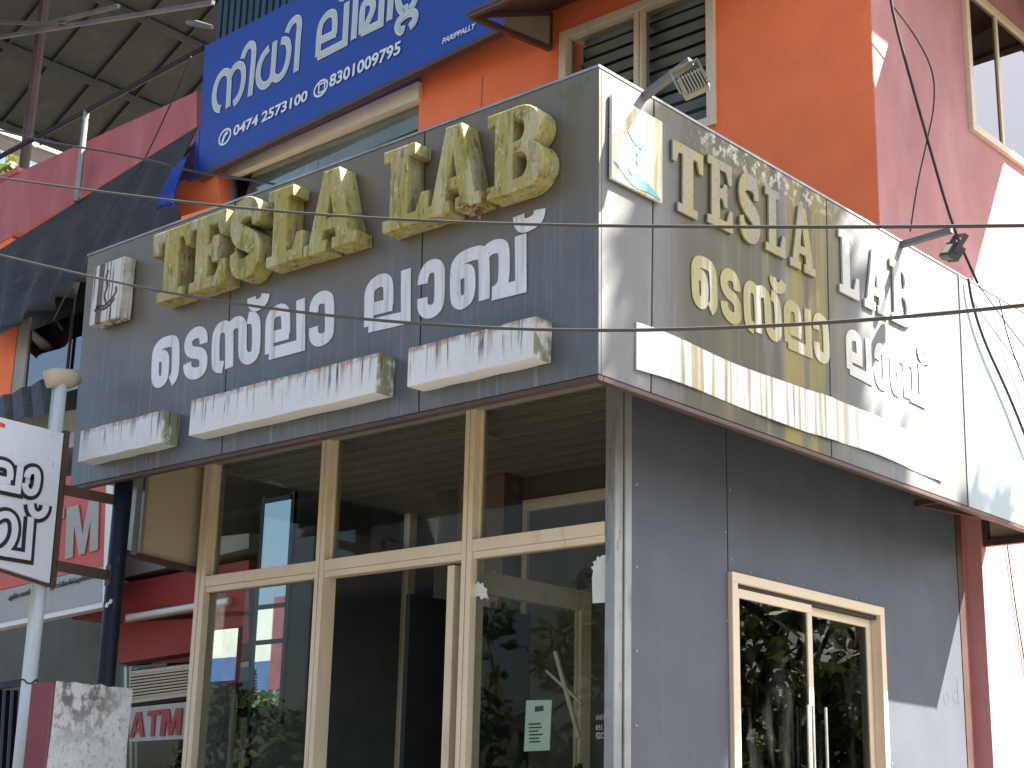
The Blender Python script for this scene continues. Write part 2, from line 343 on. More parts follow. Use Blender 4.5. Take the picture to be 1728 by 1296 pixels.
def glyph(name, strokes, w, N, mat, parent, lift=.004):
    mb = MB()
    for k, (kind, pts) in enumerate(strokes):
        ribbon(mb, chaikin(pts) if kind == 's' else pts, w, N, lift+k*.0006)
    return mb.build(name, mat, parent)

# ================================================================== SETTING: ground and sky
def sheet(name, x0, y0, x1, y1, z, mat):
    me = bpy.data.meshes.new(name); me.from_pydata([(x0, y0, z), (x1, y0, z), (x1, y1, z), (x0, y1, z)], [], [(0, 1, 2, 3)])
    o = link(name, me, mat); o['kind'] = 'structure'; return o
sheet('ground', -400, -400, 400, 400, GZ-.16, M['soil'])
o = box('road', (-200, -13, GZ-.155), (200, -5.2, GZ-.12), M['asphalt']); o['kind'] = 'structure'
o = box('pavement', (-60, -5.2, GZ-.155), (60, 30, GZ), M['pave']); o['kind'] = 'structure'

# ================================================================== THE SHOP SIGN (corner fascia with letters)
LEAN_Y, LEAN_X, HS = -.0304, .015, 1.22
sign = thing('shop_sign', 'weathered grey corner fascia sign with mossy raised letters above the glass shop front', 'sign', (0, 0, 0))
def fy(z): return LEAN_Y*z/HS
def fx(z): return LEAN_X*z/HS
G = .004
def fpanel(x0, x1):
    a0 = x0+G; a1 = x1-G if x1 < -.01 else fx(0)
    b1 = x1-G if x1 < -.01 else fx(HS)
    q = [V((a0, 0, 0)), V((a1, 0, 0)), V((b1, LEAN_Y, HS)), V((a0, LEAN_Y, HS))]
    return slab('panel', q, (0, .018, 0), M['acp_front'], sign, .002)
for a, b in ((-3.39, -2.184), (-2.184, -.927), (-.927, 0)): fpanel(a, b)
def spanel(y0, y1, mat, name='panel'):
    a0 = y0+G if y0 > .01 else .0185; b0 = y0+G if y0 > .01 else .0185+LEAN_Y; a1 = y1-G
    q = [V((0, a0, 0)), V((0, a1, 0)), V((LEAN_X, a1, HS)), V((LEAN_X, b0, HS))]
    return slab(name, q, (-.018, 0, 0), mat, sign, .002)
for a, b in ((0, .325), (.325, 1.652), (1.652, 2.97)): spanel(a, b, M['acp_side'])
spanel(2.975, 4.04, M['blue_panel'], 'end_panel')
slab('seam_strip', [V((.001, 2.962, .0)), V((.001, 2.976, .0)), V((.0165, 2.976, HS)), V((.0165, 2.962, HS))], (.004, 0, 0), M['galv'], sign)
mb = MB(); mb.slab([V((-3.38, .03, .02)), V((-.03, .03, .02)), V((-.03, .0, HS-.02)), V((-3.38, .0, HS-.02))], (0, .03, 0))
mb.slab([V((-.022, .05, .02)), V((-.022, 4.03, .02)), V((-.008, 4.03, HS-.02)), V((-.008, .05, HS-.02))], (-.03, 0, 0)); mb.build('backing', M['joint'], sign)
mb = MB(); mb.box((-3.39, .002, -.022), (-.002, .035, -.002)); mb.box((-.035, .036, -.022), (-.002, 4.04, -.002)); mb.build('bottom_angle', M['steel_brown'], sign, .002)
mb = MB(); mb.box((-3.39, LEAN_Y-.004, HS+.001), (.018, .05, HS+.012)); mb.box((-.05, .051, HS+.001), (.018, 4.04, HS+.012)); mb.build('top_trim', M['galv'], sign)
box('return_panel', (-3.395, .02, .05), (-3.38, .6, HS-.03), M['cream'], sign)
mb = MB(); mb.box((-.42, 4.0, -.01), (-.036, 4.04, .03)); mb.box((-.42, 4.0, .03), (-.39, 4.04, HS)); mb.box((-.42, 3.2, .09), (-.036, 3.23, .12)); mb.bar((-.40, 3.2, .1), (-.05, 3.95, .05), .03); mb.build('bracket', M['steel_brown'], sign)
box('end_return', (-.41, 4.041, 0), (.012, 4.056, HS), M['cream'], sign)
box('roof_sheet', (-3.37, .06, 1.1), (-.06, 3.9, 1.13), M['sheet'], sign)

# ---- raised serif capitals
def bez(pts, it=3): return [tuple(p) for p in chaikin([Vector(p) for p in pts], it)]
def arc(cx, cy, rx, ry, a0, a1, n=10): return [(cx+rx*math.cos(math.radians(a0+(a1-a0)*i/n)), cy+ry*math.sin(math.radians(a0+(a1-a0)*i/n))) for i in range(n+1)]
def band(center, w0):
    c = [Vector((x, y, 0)) for x, y in center]; L = []; R = []
    for i, p in enumerate(c):
        d = (c[min(i+1, len(c)-1)]-c[max(i-1, 0)]).normalized(); n = Vector((-d.y, d.x, 0)); t = i/(len(c)-1)
        ww = w0*(.62+.38*math.sin(math.pi*t)); L.append((p.x+n.x*ww, p.y+n.y*ww)); R.append((p.x-n.x*ww, p.y-n.y*ww))
    return L+R[::-1]
GL = {
 'T': [[(0, 1), (1, 1), (1, .70), (.88, .70), (.80, .86), (.67, .86), (.67, .12), (.82, .12), (.82, 0), (.18, 0), (.18, .12), (.33, .12), (.33, .86), (.20, .86), (.12, .70), (0, .70)]],
 'E': [[(0, 1), (.97, 1), (.97, .70), (.84, .70), (.74, .87), (.48, .87), (.48, .58), (.60, .60), (.66, .68), (.78, .68), (.78, .34), (.66, .34), (.60, .44), (.48, .45), (.48, .13), (.76, .13), (.88, .32), (1, .32), (1, 0), (0, 0), (0, .12), (.15, .12), (.15, .88), (0, .88)]],
 'L': [[(0, 1), (.68, 1), (.68, .88), (.53, .88), (.53, .13), (.74, .13), (.86, .34), (1, .34), (1, 0), (0, 0), (0, .12), (.16, .12), (.16, .88), (0, .88)]],
 'A': [[(.36, 1), (.64, 1), (.90, .12), (1, .12), (1, 0), (.56, 0), (.56, .12), (.64, .12), (.61, .26), (.36, .26), (.33, .12), (.42, .12), (.42, 0), (0, 0), (0, .12), (.10, .12)], [(.40, .38), (.58, .38), (.49, .74)]],
 'B': [[(0, 1), *arc(.58, .745, .36, .255, 90, -62, 10), *arc(.60, .285, .40, .285, 68, -90, 12), (0, 0), (0, .12), (.14, .12), (.14, .88), (0, .88)],
       [(.44, .87), *arc(.55, .725, .13, .145, 90, -90, 8), (.44, .58)], [(.44, .46), *arc(.58, .295, .15, .165, 90, -90, 8), (.44, .13)]],
}
sc = bez([(.82, .70), (.80, .92), (.52, 1.0), (.20, .92), (.10, .70), (.28, .55), (.62, .44), (.88, .30), (.80, .08), (.48, 0.0), (.16, .08), (.12, .30)], 2)
sc = [(x, .075+y*.85) for x, y in sc]
GL['S'] = [band(sc, .15)]
FD = .095
def front_letter(ch, pl0, pl1, pt):
    """placed by its base left, base right and top, surveyed on the letter faces"""
    c = -.022-FD
    a = YP(*pl0, c); b = YP(*pl1, c); t = YP(*pt, c)
    W = b.x-a.x; z0 = (a.z+b.z)/2; H = t.z-z0
    polys = [[(x*W, y*H) for x, y in r] for r in GL[ch]]
    y0 = fy(z0+H/2)-.002
    return outline('letter', polys, FD, (V((a.x, y0, z0)), V((1, 0, 0)), V((0, 1, 0))*0+V((0, LEAN_Y/HS, 1)), V((0, -1, 0))), M['letter_cream'], sign, .004)
for args in (('T', (254, 515), (319, 494), (285, 392)), ('E', (320, 494.5), (378, 476), (350, 368)), ('S', (387, 471), (437, 458), (418, 340)),
             ('L', (451, 451), (509, 434), (475, 322)), ('A', (514, 431), (600, 408), (563, 289)),
             ('L', (647, 391), (722, 371), (676, 253)), ('A', (721, 365), (810, 344), (772, 214)), ('B', (824, 332), (917, 311), (868, 186))):
    front_letter(*args)
rc = YP(806, 340, -.12); mb = MB(); rr = random.Random(4)
for k in range(9):
    p = rc+V((rr.uniform(-.07, .06), rr.uniform(.0, .06), rr.uniform(-.035, .04))); a = [V((rr.uniform(-.04, .04), rr.uniform(-.025, .025), rr.uniform(-.03, .03))) for _ in range(3)]
    mb.add([p+a[0], p+a[1], p+a[2], p+a[0]+V((.003, -.004, .003)), p+a[1]+V((.003, -.004, .003)), p+a[2]+V((.003, -.004, .003))], [(0, 1, 2), (5, 4, 3), (0, 3, 4, 1), (1, 4, 5, 2), (2, 5, 3, 0)])
mb.build('crumpled_corner', paint('rusty_crumpled_sheet', (.16, .06, .04), .7, 0, .3, .3, [dict(col=(.4, .28, .22), s=(30, 30), r=(.5, .6), a=.7)]), sign)['kind'] = 'stuff'
def side_letter(ch, p0, p1, pt):
    a = XP(*p0, .03); b = XP(*p1, .03); t = XP(*pt, .03); W = b.y-a.y; z0 = (a.z+b.z)/2; H = t.z-z0
    polys = [[(x*W, y*H) for x, y in r] for r in GL[ch]]
    return outline('letter', polys, .009, (V((fx(z0+H/2)+.002, a.y, z0)), V((0, 1, 0)), V((LEAN_X/HS, 0, 1)), V((1, 0, 0))), M['letter_side'], sign, .0007)
for args in (('T', (1137, 352), (1189, 372), (1160, 247)), ('E', (1197, 375), (1239, 392), (1215, 270)), ('S', (1250, 398), (1286, 413), (1268, 298)),
             ('L', (1295, 420), (1328, 436), (1306, 320)), ('A', (1336, 443), (1379, 470), (1355, 350)),
             ('L', (1420, 490), (1453, 508), (1433, 394)), ('A', (1462, 513), (1503, 538), (1483, 425)), ('B', (1508, 540), (1544, 557), (1526, 447))):
    side_letter(*args)

# ---- flat vernacular lettering: strokes surveyed on the front panel, repeated on the side panel
def zz(off, k, pts): return [(off[0]+x/k, off[1]+y/k) for x, y in pts]
A1, A2, A3, A4 = (240, 480), (420, 460), (600, 420), (740, 340)
WORD = [
 [('s', zz(A1, 7.2, [(345, 1180), (395, 1120), (412, 1000), (420, 760), (405, 695), (345, 690), (245, 725), (185, 800), (172, 900), (162, 1080), (165, 1160), (205, 1195), (265, 1160), (285, 1080), (292, 930), (285, 880), (250, 865), (205, 890), (190, 930)]))],
 [('s', zz(A1, 7.2, [(755, 720), (760, 650), (740, 595), (690, 580), (620, 615), (572, 690), (568, 780), (610, 830), (700, 832), (748, 870), (750, 960), (735, 1035), (680, 1080), (600, 1085), (555, 1040), (553, 960)]))],
 [('s', zz(A1, 7.2, [(985, 1003), (920, 1005), (893, 960), (903, 650), (935, 560), (990, 512), (1050, 520), (1072, 580), (1058, 1015)])),
  ('s', zz(A1, 7.2, [(1068, 570), (1110, 490), (1180, 455), (1225, 480), (1234, 540), (1222, 820), (1245, 885), (1300, 905), (1360, 872), (1390, 800), (1402, 470), (1370, 410), (1300, 410)])),
  ('s', zz(A1, 7.2, [(1350, 165), (1348, 225), (1390, 268), (1450, 242), (1505, 190), (1522, 118)]))],
 [('s', zz(A2, 7.2, [(455, 745), (460, 520), (440, 462), (385, 455), (315, 490), (268, 570), (262, 660), (250, 985)])), ('p', zz(A2, 7.2, [(250, 990), (635, 885), (645, 330)])), ('p', zz(A2, 7.2, [(280, 795), (498, 735)]))],
 [('s', zz(A2, 7.2, [(800, 498), (802, 410), (840, 330), (915, 297), (975, 310), (993, 370), (987, 690), (970, 765), (900, 818), (830, 822), (790, 775), (793, 665)]))],
 [('s', zz(A3, 7.2, [(405, 690), (412, 460), (390, 390), (330, 380), (240, 425), (182, 510), (176, 600), (165, 940)])), ('p', zz(A3, 7.2, [(165, 940), (615, 835), (628, 255)])), ('p', zz(A3, 7.2, [(200, 740), (460, 675)]))],
 [('s', zz(A3, 7.2, [(825, 432), (832, 350), (880, 242), (960, 202), (1025, 228), (1035, 310), (1025, 640), (990, 722), (920, 767), (850, 762), (815, 700), (820, 600)]))],
 [('s', zz(A4, 7.2, [(558, 1195), (566, 700), (545, 630), (490, 622), (340, 670), (250, 735), (214, 820), (208, 1170), (245, 1232), (310, 1228), (385, 1150), (392, 900), (370, 842), (300, 850), (240, 900)])),
  ('s', zz(A4, 7.2, [(580, 640), (660, 558), (780, 540), (812, 600), (802, 940), (770, 1040), (690, 1110)])), ('p', zz(A4, 7.2, [(655, 1122), (1006, 1035), (1013, 415)])),
  ('s', zz(A4, 7.2, [(995, 180), (998, 260), (1040, 307), (1110, 290), (1200, 240), (1242, 185), (1250, 105)]))],
]
WF = [[(k, [YP(x, y, -.012) for x, y in p]) for k, p in g] for g in WORD]
for g in WF:
    for k, p in g:
        for q in p: q.y = fy(q.z)
    glyph('letter', g, .058, (0, -1, 0), M['vinyl'], sign)
fa = YP(255, 560, 0); fb = YP(890, 480, 0); sa = XP(1157, 480, .01); sb = XP(1556, 600, .01)
ky = (sb.y-sa.y)/(fb.x-fa.x)
zb = min(q.z for q in WF[0][0][1]); zt = max(q.z for q in WF[0][0][1]); zbs = XP(1185, 516, .01).z; zts = XP(1168, 434, .01).z; kz = (zts-zbs)/(zt-zb)
for g in WF:
    g2 = [(k, [V((fx(zbs+(q.z-zb)*kz), sa.y+(q.x-fa.x)*ky, zbs+(q.z-zb)*kz)) for q in p]) for k, p in g]
    glyph('letter', g2, .052, (1, 0, 0), M['vinyl_side'], sign)
# ---- blanked strips, logo boxes
for i, qd in enumerate((((134, 783), (277.5, 741), (273, 690), (133.4, 731)), ((320, 733), (640, 663), (636, 597), (322, 675)), ((688, 650), (904, 605), (904, 535), (689, 587)))):
    P = [YP(x, y, -.098) for x, y in qd]; x0 = (P[0].x+P[3].x)/2; x1 = (P[1].x+P[2].x)/2; z0 = (P[0].z+P[1].z)/2; z1 = (P[2].z+P[3].z)/2
    mb = MB(); n = 14                                      # the thin face sheet sags a little between its fixings
    for k in range(n):
        a = x0+(x1-x0)*k/n; b = x0+(x1-x0)*(k+1)/n
        mb.slab([V((a, -.098+.004*math.sin(k*1.3), z0)), V((b, -.098+.004*math.sin((k+1)*1.3), z0)), V((b, -.098+.004*math.sin((k+1)*.9), z1)), V((a, -.098+.004*math.sin(k*.9), z1))], (0, .093, 0))
    mb.build('blank_strip', strip_mat('rust_run_strip_%s' % 'abc'[i], z1, z1-z0, x1), sign)
P = [XP(x, y, .02) for x, y in ((1078, 622), (1594, 809), (1591, 745), (1078, 545))]
mb = MB(); n = 24; zl = (P[0].z, P[3].z); zr = (P[1].z, P[2].z)
for k in range(n):
    t0, t1 = k/n, (k+1)/n
    def e(t, i): return V((.010+.006*math.sin(t*19)+(.012 if .5 < t < .62 else 0), P[0].y+(P[1].y-P[0].y)*t, zl[i]+(zr[i]-zl[i])*t+.008*math.sin(t*11+i)))
    mb.slab([e(t0, 0), e(t1, 0), e(t1, 1), e(t0, 1)], (-.006, 0, 0))
mb.build('blank_strip', M['strip_side'], sign)
P = [YP(x, y, -.10) for x, y in ((152, 549), (202, 534), (209, 434), (158, 449))]
lx0, lx1, lz0, lz1 = (P[0].x+P[3].x)/2, (P[1].x+P[2].x)/2, (P[0].z+P[1].z)/2, (P[2].z+P[3].z)/2
lb = box('logo_box', (lx0, -.10, lz0), (lx1, -.03, lz1), M['logo_rust'], sign, .003)
mb = MB(); cx = (lx0+lx1)/2; q = lambda u, v: V((lx0+(lx1-lx0)*u, -.101, lz0+(lz1-lz0)*v))
for st in ([(.15, .22), (.3, .30), (.45, .24), (.7, .34), (.85, .44), (.8, .52)], [(.2, .3), (.35, .2), (.6, .22), (.8, .33)], [(.52, .3), (.42, .45), (.55, .6), (.42, .72), (.5, .85)]):
    ribbon(mb, chaikin([q(*p) for p in st]), .012, (0, -1, 0), .001)
mb.build('logo_print', M['brownprint'], lb)
P = [XP(x, y, .03) for x, y in ((1030, 299), (1117, 344), (1118, 207), (1034, 158))]
ly0, ly1, sz0, sz1 = (P[0].y+P[3].y)/2, (P[1].y+P[2].y)/2, (P[0].z+P[1].z)/2, (P[2].z+P[3].z)/2
lb = box('logo_board', (.017, ly0, sz0), (.032, ly1, sz1), M['logo_board'], sign, .002)
lf = (V((.0325, ly0, sz0)), V((0, ly1-ly0, 0)), V((0, 0, sz1-sz0)), V((1, 0, 0)))
hand = bez([(.03, .20), (.12, .20), (.30, .13), (.42, .13), (.34, .17), (.30, .22), (.36, .25), (.50, .21), (.66, .15), (.82, .10), (1., .0), (.80, .04), (.60, .03), (.42, .02), (.28, .08), (.14, .15)], 2)
outline('logo_print', [hand], .003, lf, M['teal'], lb)
outline('logo_print', [[(.36, .62), (.50, .56), (.64, .60), (.72, .58), (.60, .53), (.50, .53), (.42, .54), (.30, .65)]], .003, lf, M['teal'], lb)
mb = MB(); q = lambda u, v: V((.0325, ly0+(ly1-ly0)*u, sz0+(sz1-sz0)*v))
ribbon(mb, [q(.5, .68), q(.49, .30)], .010, (1, 0, 0), .003)
ribbon(mb, chaikin([q(.5, .55), q(.60, .50), q(.44, .45), q(.56, .40), q(.45, .36), q(.52, .31)]), .008, (1, 0, 0), .004)
mb.build('logo_print', M['teal'], lb)

# ================================================================== THE SHOP UNDER THE SIGN
GY, WX, CZ = .76, -.50, .23                                # glass line, side wall face, ceiling height
shop = thing('shop', 'glass fronted corner shop with beige aluminium frames and grey clad side wall', 'shop', (-1.9, 2.2, GZ))
zb0 = GZ+.25
box('plinth', (-3.34, .55, GZ-.001), (WX, 3.9, zb0), M['pave'], shop)
# grey clad side wall around its window opening: sheets with a joint, end trim, corner column
wy0, wy1, wz1 = 1.572, 2.95, -.474; wz0 = -2.1
def wallsheet(y0, y1, z0, z1): return box('wall_panel', (WX-.02, y0, z0), (WX, y1, z1), M['acp_wall'], shop, .002)
wallsheet(GY+.10, wy0-.003, zb0, .45); outline('wall_panel', [[(wy0+.003, zb0), (3.83, zb0), (3.83, .45), (wy0+.003, .45)], [(wy0+.005, wz0+.003), (wy1-.005, wz0+.003), (wy1-.005, wz1-.003), (wy0+.005, wz1-.003)]], .02, (V((WX-.02, 0, 0)), V((0, 1, 0)), V((0, 0, 1)), V((1, 0, 0))), M['acp_wall'], shop)
box('end_trim', (WX-.05, 3.832, zb0), (WX+.004, 3.90, .45), M['steel_brown'], shop)
mb = MB(); mb.box((WX-.055, GY-.01, zb0), (WX-.003, GY+.045, .45)); mb.box((WX-.012, GY+.047, zb0), (WX+.006, GY+.095, .45)); mb.build('corner_column', M['galv'], shop, .003)
mb = MB()
for z in (-.2, -.55, -.9, -1.2): mb.box((WX, GY+.125, z), (WX+.004, GY+.135, z+.008))
for yy, z in ((1.59, -.1), (1.55, -.3), (1.60, -.42), (1.75, -.455), (1.98, -.455), (2.2, -.457), (2.45, -.457), (2.70, -.457), (2.75, -.457), (1.555, -.7), (1.56, -1.0), (2.97, -.9), (3.0, -1.25)):
    mb.box((WX, yy, z), (WX+.003, yy+.007, z+.007))
mb.build('fixing_screw', M['paleletter'], shop)['kind'] = 'stuff'
# faint leftover relief lettering "od" on the clad wall
for px in ((1597, 1178), (1612, 1175)):
    c = XP(*px, WX); mb = MB(); pts = [c+V((0, .03*math.cos(a), .035*math.sin(a))) for a in [i*math.pi/8 for i in range(17)]]; ribbon(mb, pts, .005, (1, 0, 0), .0008); 
    if px[0] > 1600: ribbon(mb, [c+V((0, .032, -.04)), c+V((0, .032, .10))], .005, (1, 0, 0), .0012)
    mb.build('wall_letter', M['acp_wall'], shop)
# sliding window in the side wall
win = MB(); FW = .05
def frame4(mb, y0, y1, z0, z1, w, x0, x1): mb.box((x0, y0, z1-w), (x1, y1, z1)); mb.box((x0, y0, z0), (x1, y1, z0+w)); mb.box((x0, y0, z0+w), (x1, y0+w, z1-w)); mb.box((x0, y1-w, z0+w), (x1, y1, z1-w))
frame4(win, wy0, wy1, wz0, wz1, .045, WX-.06, WX+.022)
wn = win.build('window', M['alu'], shop, .002)
for (a, b, x) in ((wy0+.045, 2.28, -.012), (2.22, wy1-.05, -.045)):
    m2 = MB(); frame4(m2, a, b, wz0+.05, wz1-.065, .042, WX+x-.012, WX+x+.012); m2.build('sash', M['alu'], wn, .002)
    box('pane', (WX+x-.003, a+.04, wz0+.09), (WX+x+.003, b-.04, wz1-.105), M['glass_dark'], wn)
box('track', (WX-.055, wy0+.046, wz1-.065), (WX-.001, wy1-.046, wz1-.046), M['alu_dark'], wn)
for yy in (2.17, 2.215, 2.33):
    a = XP(1340, 1180, WX); MB().tube([(WX+.03, yy, -1.42), (WX+.03, yy, -1.02)], .008).build('handle', M['chrome'], wn)
# front frames
gx0 = -3.28; mull = (-2.345, -1.365)
def vbar(name, x, z0, z1, w=.06, d=.09, dy=0):
    mb = MB(); mb.box((x, GY-.02+dy, z0), (x+w*.42, GY-.02+d+dy, z1)); mb.box((x+w*.42, GY-.012+dy, z0), (x+w*.52, GY-.03+d+dy, z1)); mb.box((x+w*.52, GY-.02+dy, z0), (x+w, GY-.02+d+dy, z1)); return mb.build(name, M['alu'], shop, .0015)
vbar('jamb', gx0, zb0, CZ+.1, .075); vbar('mullion', mull[0], zb0, CZ+.1); vbar('mullion', mull[1], zb0, CZ+.1)
TZ0, TZ1 = -.455, -.37
def hbar(x0, x1):
    mb = MB(); mb.box((x0, GY-.018, TZ0+.03), (x1, GY+.06, TZ1)); mb.box((x0, GY-.010, TZ0), (x1, GY+.05, TZ0+.029)); return mb.build('transom', M['alu'], shop, .0015)
for a, b in ((gx0+.077, mull[0]-.002), (mull[0]+.062, mull[1]-.002), (mull[1]+.062, WX-.057)): hbar(a, b)
for a, b in ((gx0+.077, mull[0]-.002), (mull[0]+.062, mull[1]-.002), (mull[1]+.062, WX-.057)):
    box('glass_pane', (a, GY+.02, TZ1+.001), (b, GY+.026, CZ+.1), M['glass'], shop)
    if a != mull[0]+.062: box('glass_pane', (a, GY+.02, zb0), (b, GY+.026, TZ0-.001), M['glass'], shop)
    box('glazing_bead', (a, GY+.012, TZ1+.002), (a+.02, GY+.034, CZ+.1), M['alu'], shop); box('glazing_bead', (b-.014, GY+.012, TZ1+.002), (b, GY+.034, CZ+.1), M['alu'], shop)
# door leaf standing open into the shop
dxo = mull[1]-.10; dl = MB(); dz1 = TZ0-.012
dl.box((dxo-.022, GY+.02, zb0+.02), (dxo+.022, GY+.10, dz1)); dl.box((dxo-.022, GY+.101, dz1-.10), (dxo+.022, GY+.93, dz1)); dl.box((dxo-.022, GY+.931, zb0+.02), (dxo+.022, GY+1.01, dz1)); dl.box((dxo-.022, GY+.101, zb0+.02), (dxo+.022, GY+.93, zb0+.14))
door = dl.build('door', M['alu'], shop, .002)
box('pane', (dxo-.003, GY+.10, zb0+.14), (dxo+.003, GY+.93, dz1-.10), M['glass'], door)
mb = MB(); mb.tube([(dxo+.05, GY+.90, -1.75), (dxo+.05, GY+.90, -1.30)], .012); mb.box((dxo+.02, GY+.89, -1.33), (dxo+.05, GY+.91, -1.31)); mb.build('handle', M['alu_dark'], door)
# ceiling planks with slots
pk = []
for i in range(26):
    y = .06+i*.145; x1 = -.04 if y < GY-.15 else WX-.06
    mb = MB(); mb.box((-3.36, y, CZ), (x1, y+.139, CZ+.012)); mb.box((-3.36, y+.139, CZ+.006), (x1, y+.145, CZ+.012)); p = mb.build('ceiling_plank', M['ceiling'], shop)
    if i < 13:
        mb = MB()
        for k in range(int((x1+3.3)/.10)):
            for r in (0, 1, 2): mb.box((-3.3+k*.10+r*.03, y+.02+r*.018, CZ-.0015), (-3.3+k*.10+r*.03+.06, y+.025+r*.018, CZ-.0005))
        s = mb.build('slot', M['slot'], p); s['kind'] = 'stuff'
MB().tube([(-1.62, 1.12, CZ-.012), (-1.62, 1.12, CZ-.002)], .075, 24).build('ceiling_light_ring', M['ceiling'], shop)
box('floor', (-3.27, GY+.09, zb0), (WX-.03, 3.82, zb0+.012), M['pave'], shop)
box('inner_wall', (-2.72, 1.95, zb0+.013), (WX-.08, 2.02, CZ-.003), M['interior'], shop)
box('inner_wall', (-3.25, 3.7, zb0+.013), (-2.73, 3.76, CZ-.003), M['interior_dark'], shop)
box('inner_wall', (-2.78, 2.03, zb0+.013), (-2.724, 3.69, CZ-.003), M['interior_dark'], shop)
mb = MB(); P0 = YP(885, 855, 1.94); P1 = YP(1030, 832, 1.94)
mb.box((P0.x, 1.925, P0.z-.03), (WX-.1, 1.948, P0.z+.03)); mb.box((P0.x, 1.925, zb0+.02), (P0.x+.035, 1.948, P0.z-.031)); mb.build('partition_frame', M['alu'], shop)
a = YP(800, 850, 1.93).x; b = YP(878, 850, 1.93).x
box('pillar', (a, 1.80, zb0+.013), (b, 1.949, CZ-.004), M['inner_pink'], shop)
box('half_partition', (-2.02, 1.05, zb0+.013), (-1.99, 1.945, -.52), M['interior_dark'], shop)
# left end of the shop: side lights over a low wall
box('left_post', (-3.33, 2.3, zb0), (-3.28, 2.36, CZ), M['alu'], shop)
box('left_glass', (-3.30, GY+.08, zb0), (-3.294, 2.29, CZ-.003), M['glass'], shop)
# notices and bits on the glass
def notice(name, label, px, c, mat, cat='notice'):
    P = [YP(x, y, c) for x, y in px]; o = slab(name, P, (0, .003, 0), mat); return tag(o, label, cat)
cert = notice('certificate', 'pale green certificate stuck inside the right hand shop pane', ((884, 1268), (927, 1266), (931, 1181), (888, 1182)), GY+.10, M['greenpaper'])
mb = MB()
for k in range(9):
    z = .12+k*.075; P = [YP(888+3*(1-z), 1262-80*z, GY+.099), YP(924+3*z, 1260-79*z, GY+.099)]
    if k < 6: ribbon(mb, [P[0]+(P[1]-P[0])*.08, P[0]+(P[1]-P[0])*(.5+.35*random.random())], .005, (0, -1, 0), .0015)
ribbon(mb, [YP(903, 1197, GY+.099), YP(917, 1195, GY+.099)], .022, (0, -1, 0), .0015)
me = mb.build('print', M['black']); me.parent = cert
def scrap(label, px, c):
    P = [YP(x, y, c) for x, y in px]; n = len(P); mb = MB()
    mb.add(P+[p+V((0, .003, 0)) for p in P], [tuple(range(n)), tuple(range(2*n-1, n-1, -1))]+[(i, (i+1) % n, n+(i+1) % n, n+i) for i in range(n)])
    return tag(mb.build('torn_poster', M['paper']), label, 'poster')
scrap('torn white poster stuck high on the glass beside the corner column', ((1000, 1018), (1029, 1016), (1029, 936), (1016, 937), (1012, 941), (1008, 938), (1006, 946), (1000, 948), (1003, 954), (997, 957), (1001, 963), (999, 975)), GY+.012)
scrap('scrap of torn white paper on the glass beside the middle mullion', ((800, 1008), (808, 1005), (812, 1012), (818, 1008), (824, 1011), (821, 1000), (822, 994), (816, 990), (815, 983), (810, 986), (807, 981), (802, 986)), GY+.012)
def word_on_glass(body, px, label):
    o = text('glass_lettering', body, [YP(*p, GY+.015) for p in px], (0, -1, 0), M['paleletter'], None); return tag(o, label, 'lettering')
word_on_glass('ർത്തന', ((1007, 1215), (1031, 1214), (1007, 1205)), 'top line of small white lettering low on the right shop pane')
word_on_glass('ല 6:', ((1007, 1232), (1031, 1231), (1007, 1222)), 'middle line of small white lettering showing an hour on the right pane')
word_on_glass('യാന', ((1007, 1247), (1031, 1246), (1007, 1236)), 'bottom line of small white lettering low on the right shop pane')
for i, (a, b, r) in enumerate((((937, 1100), (977, 1245), .011), ((922, 1132), (983, 1188), .007))):
    tag(MB().tube([YP(*a, GY+.35), YP(*b, GY+.33)], r, 6).build('dry_stick', M['cream']), ('long pale stick leaning behind the right shop pane', 'short thin stick crossing the longer one behind the pane')[i], 'stick')
# mirror strip inside the left bay
mir = thing('wall_mirror', 'tall narrow mirrored pane catching blue sky, seen through the left shop bay', 'mirror', (-2.9, 1.5, zb0))
q = NB('mirror_glass'); q.b.inputs['Metallic'].default_value = 1; q.b.inputs['Roughness'].default_value = .01; q.b.inputs['Base Color'].default_value = (.26, .30, .34, 1)
P = [YP(x, y, 1.45) for x, y in ((432, 1140), (478, 1132), (492, 838), (448, 838))]
x0, x1, z0, z1 = P[3].x, P[2].x, P[0].z, P[2].z
box('pane', (x0, 1.45, -1.05), (x1, 1.456, z1), q.m, mir)
mb = MB(); mb.box((x0-.03, 1.448, -1.08), (x0-.001, 1.47, z1+.03)); mb.box((x1+.001, 1.448, -1.08), (x1+.03, 1.47, z1+.03))
for z in (z1, -.42, -.62): mb.box((x0, 1.440, z-.012), (x1, 1.449, z+.012))
mb.build('frame', M['interior_dark'], mir)
m2 = thing('wall_mirror', 'low square mirrored pane with white and blue reflection beside the left shop jamb', 'mirror', (-3.4, 1.0, zb0))  # added mirror standing in for a reflection in the shop glass
P = [YP(x, y, 1.0) for x, y in ((336, 1152), (396, 1148), (400, 1050), (340, 1066))]
box('pane', (P[3].x, 1.0, P[0].z), (P[1].x, 1.006, P[3].z), q.m, m2)
mb = MB(); mb.box((P[3].x, 1.007, zb0), (P[1].x, 1.03, P[3].z+.01)); mb.build('backing', M['interior_dark'], m2)

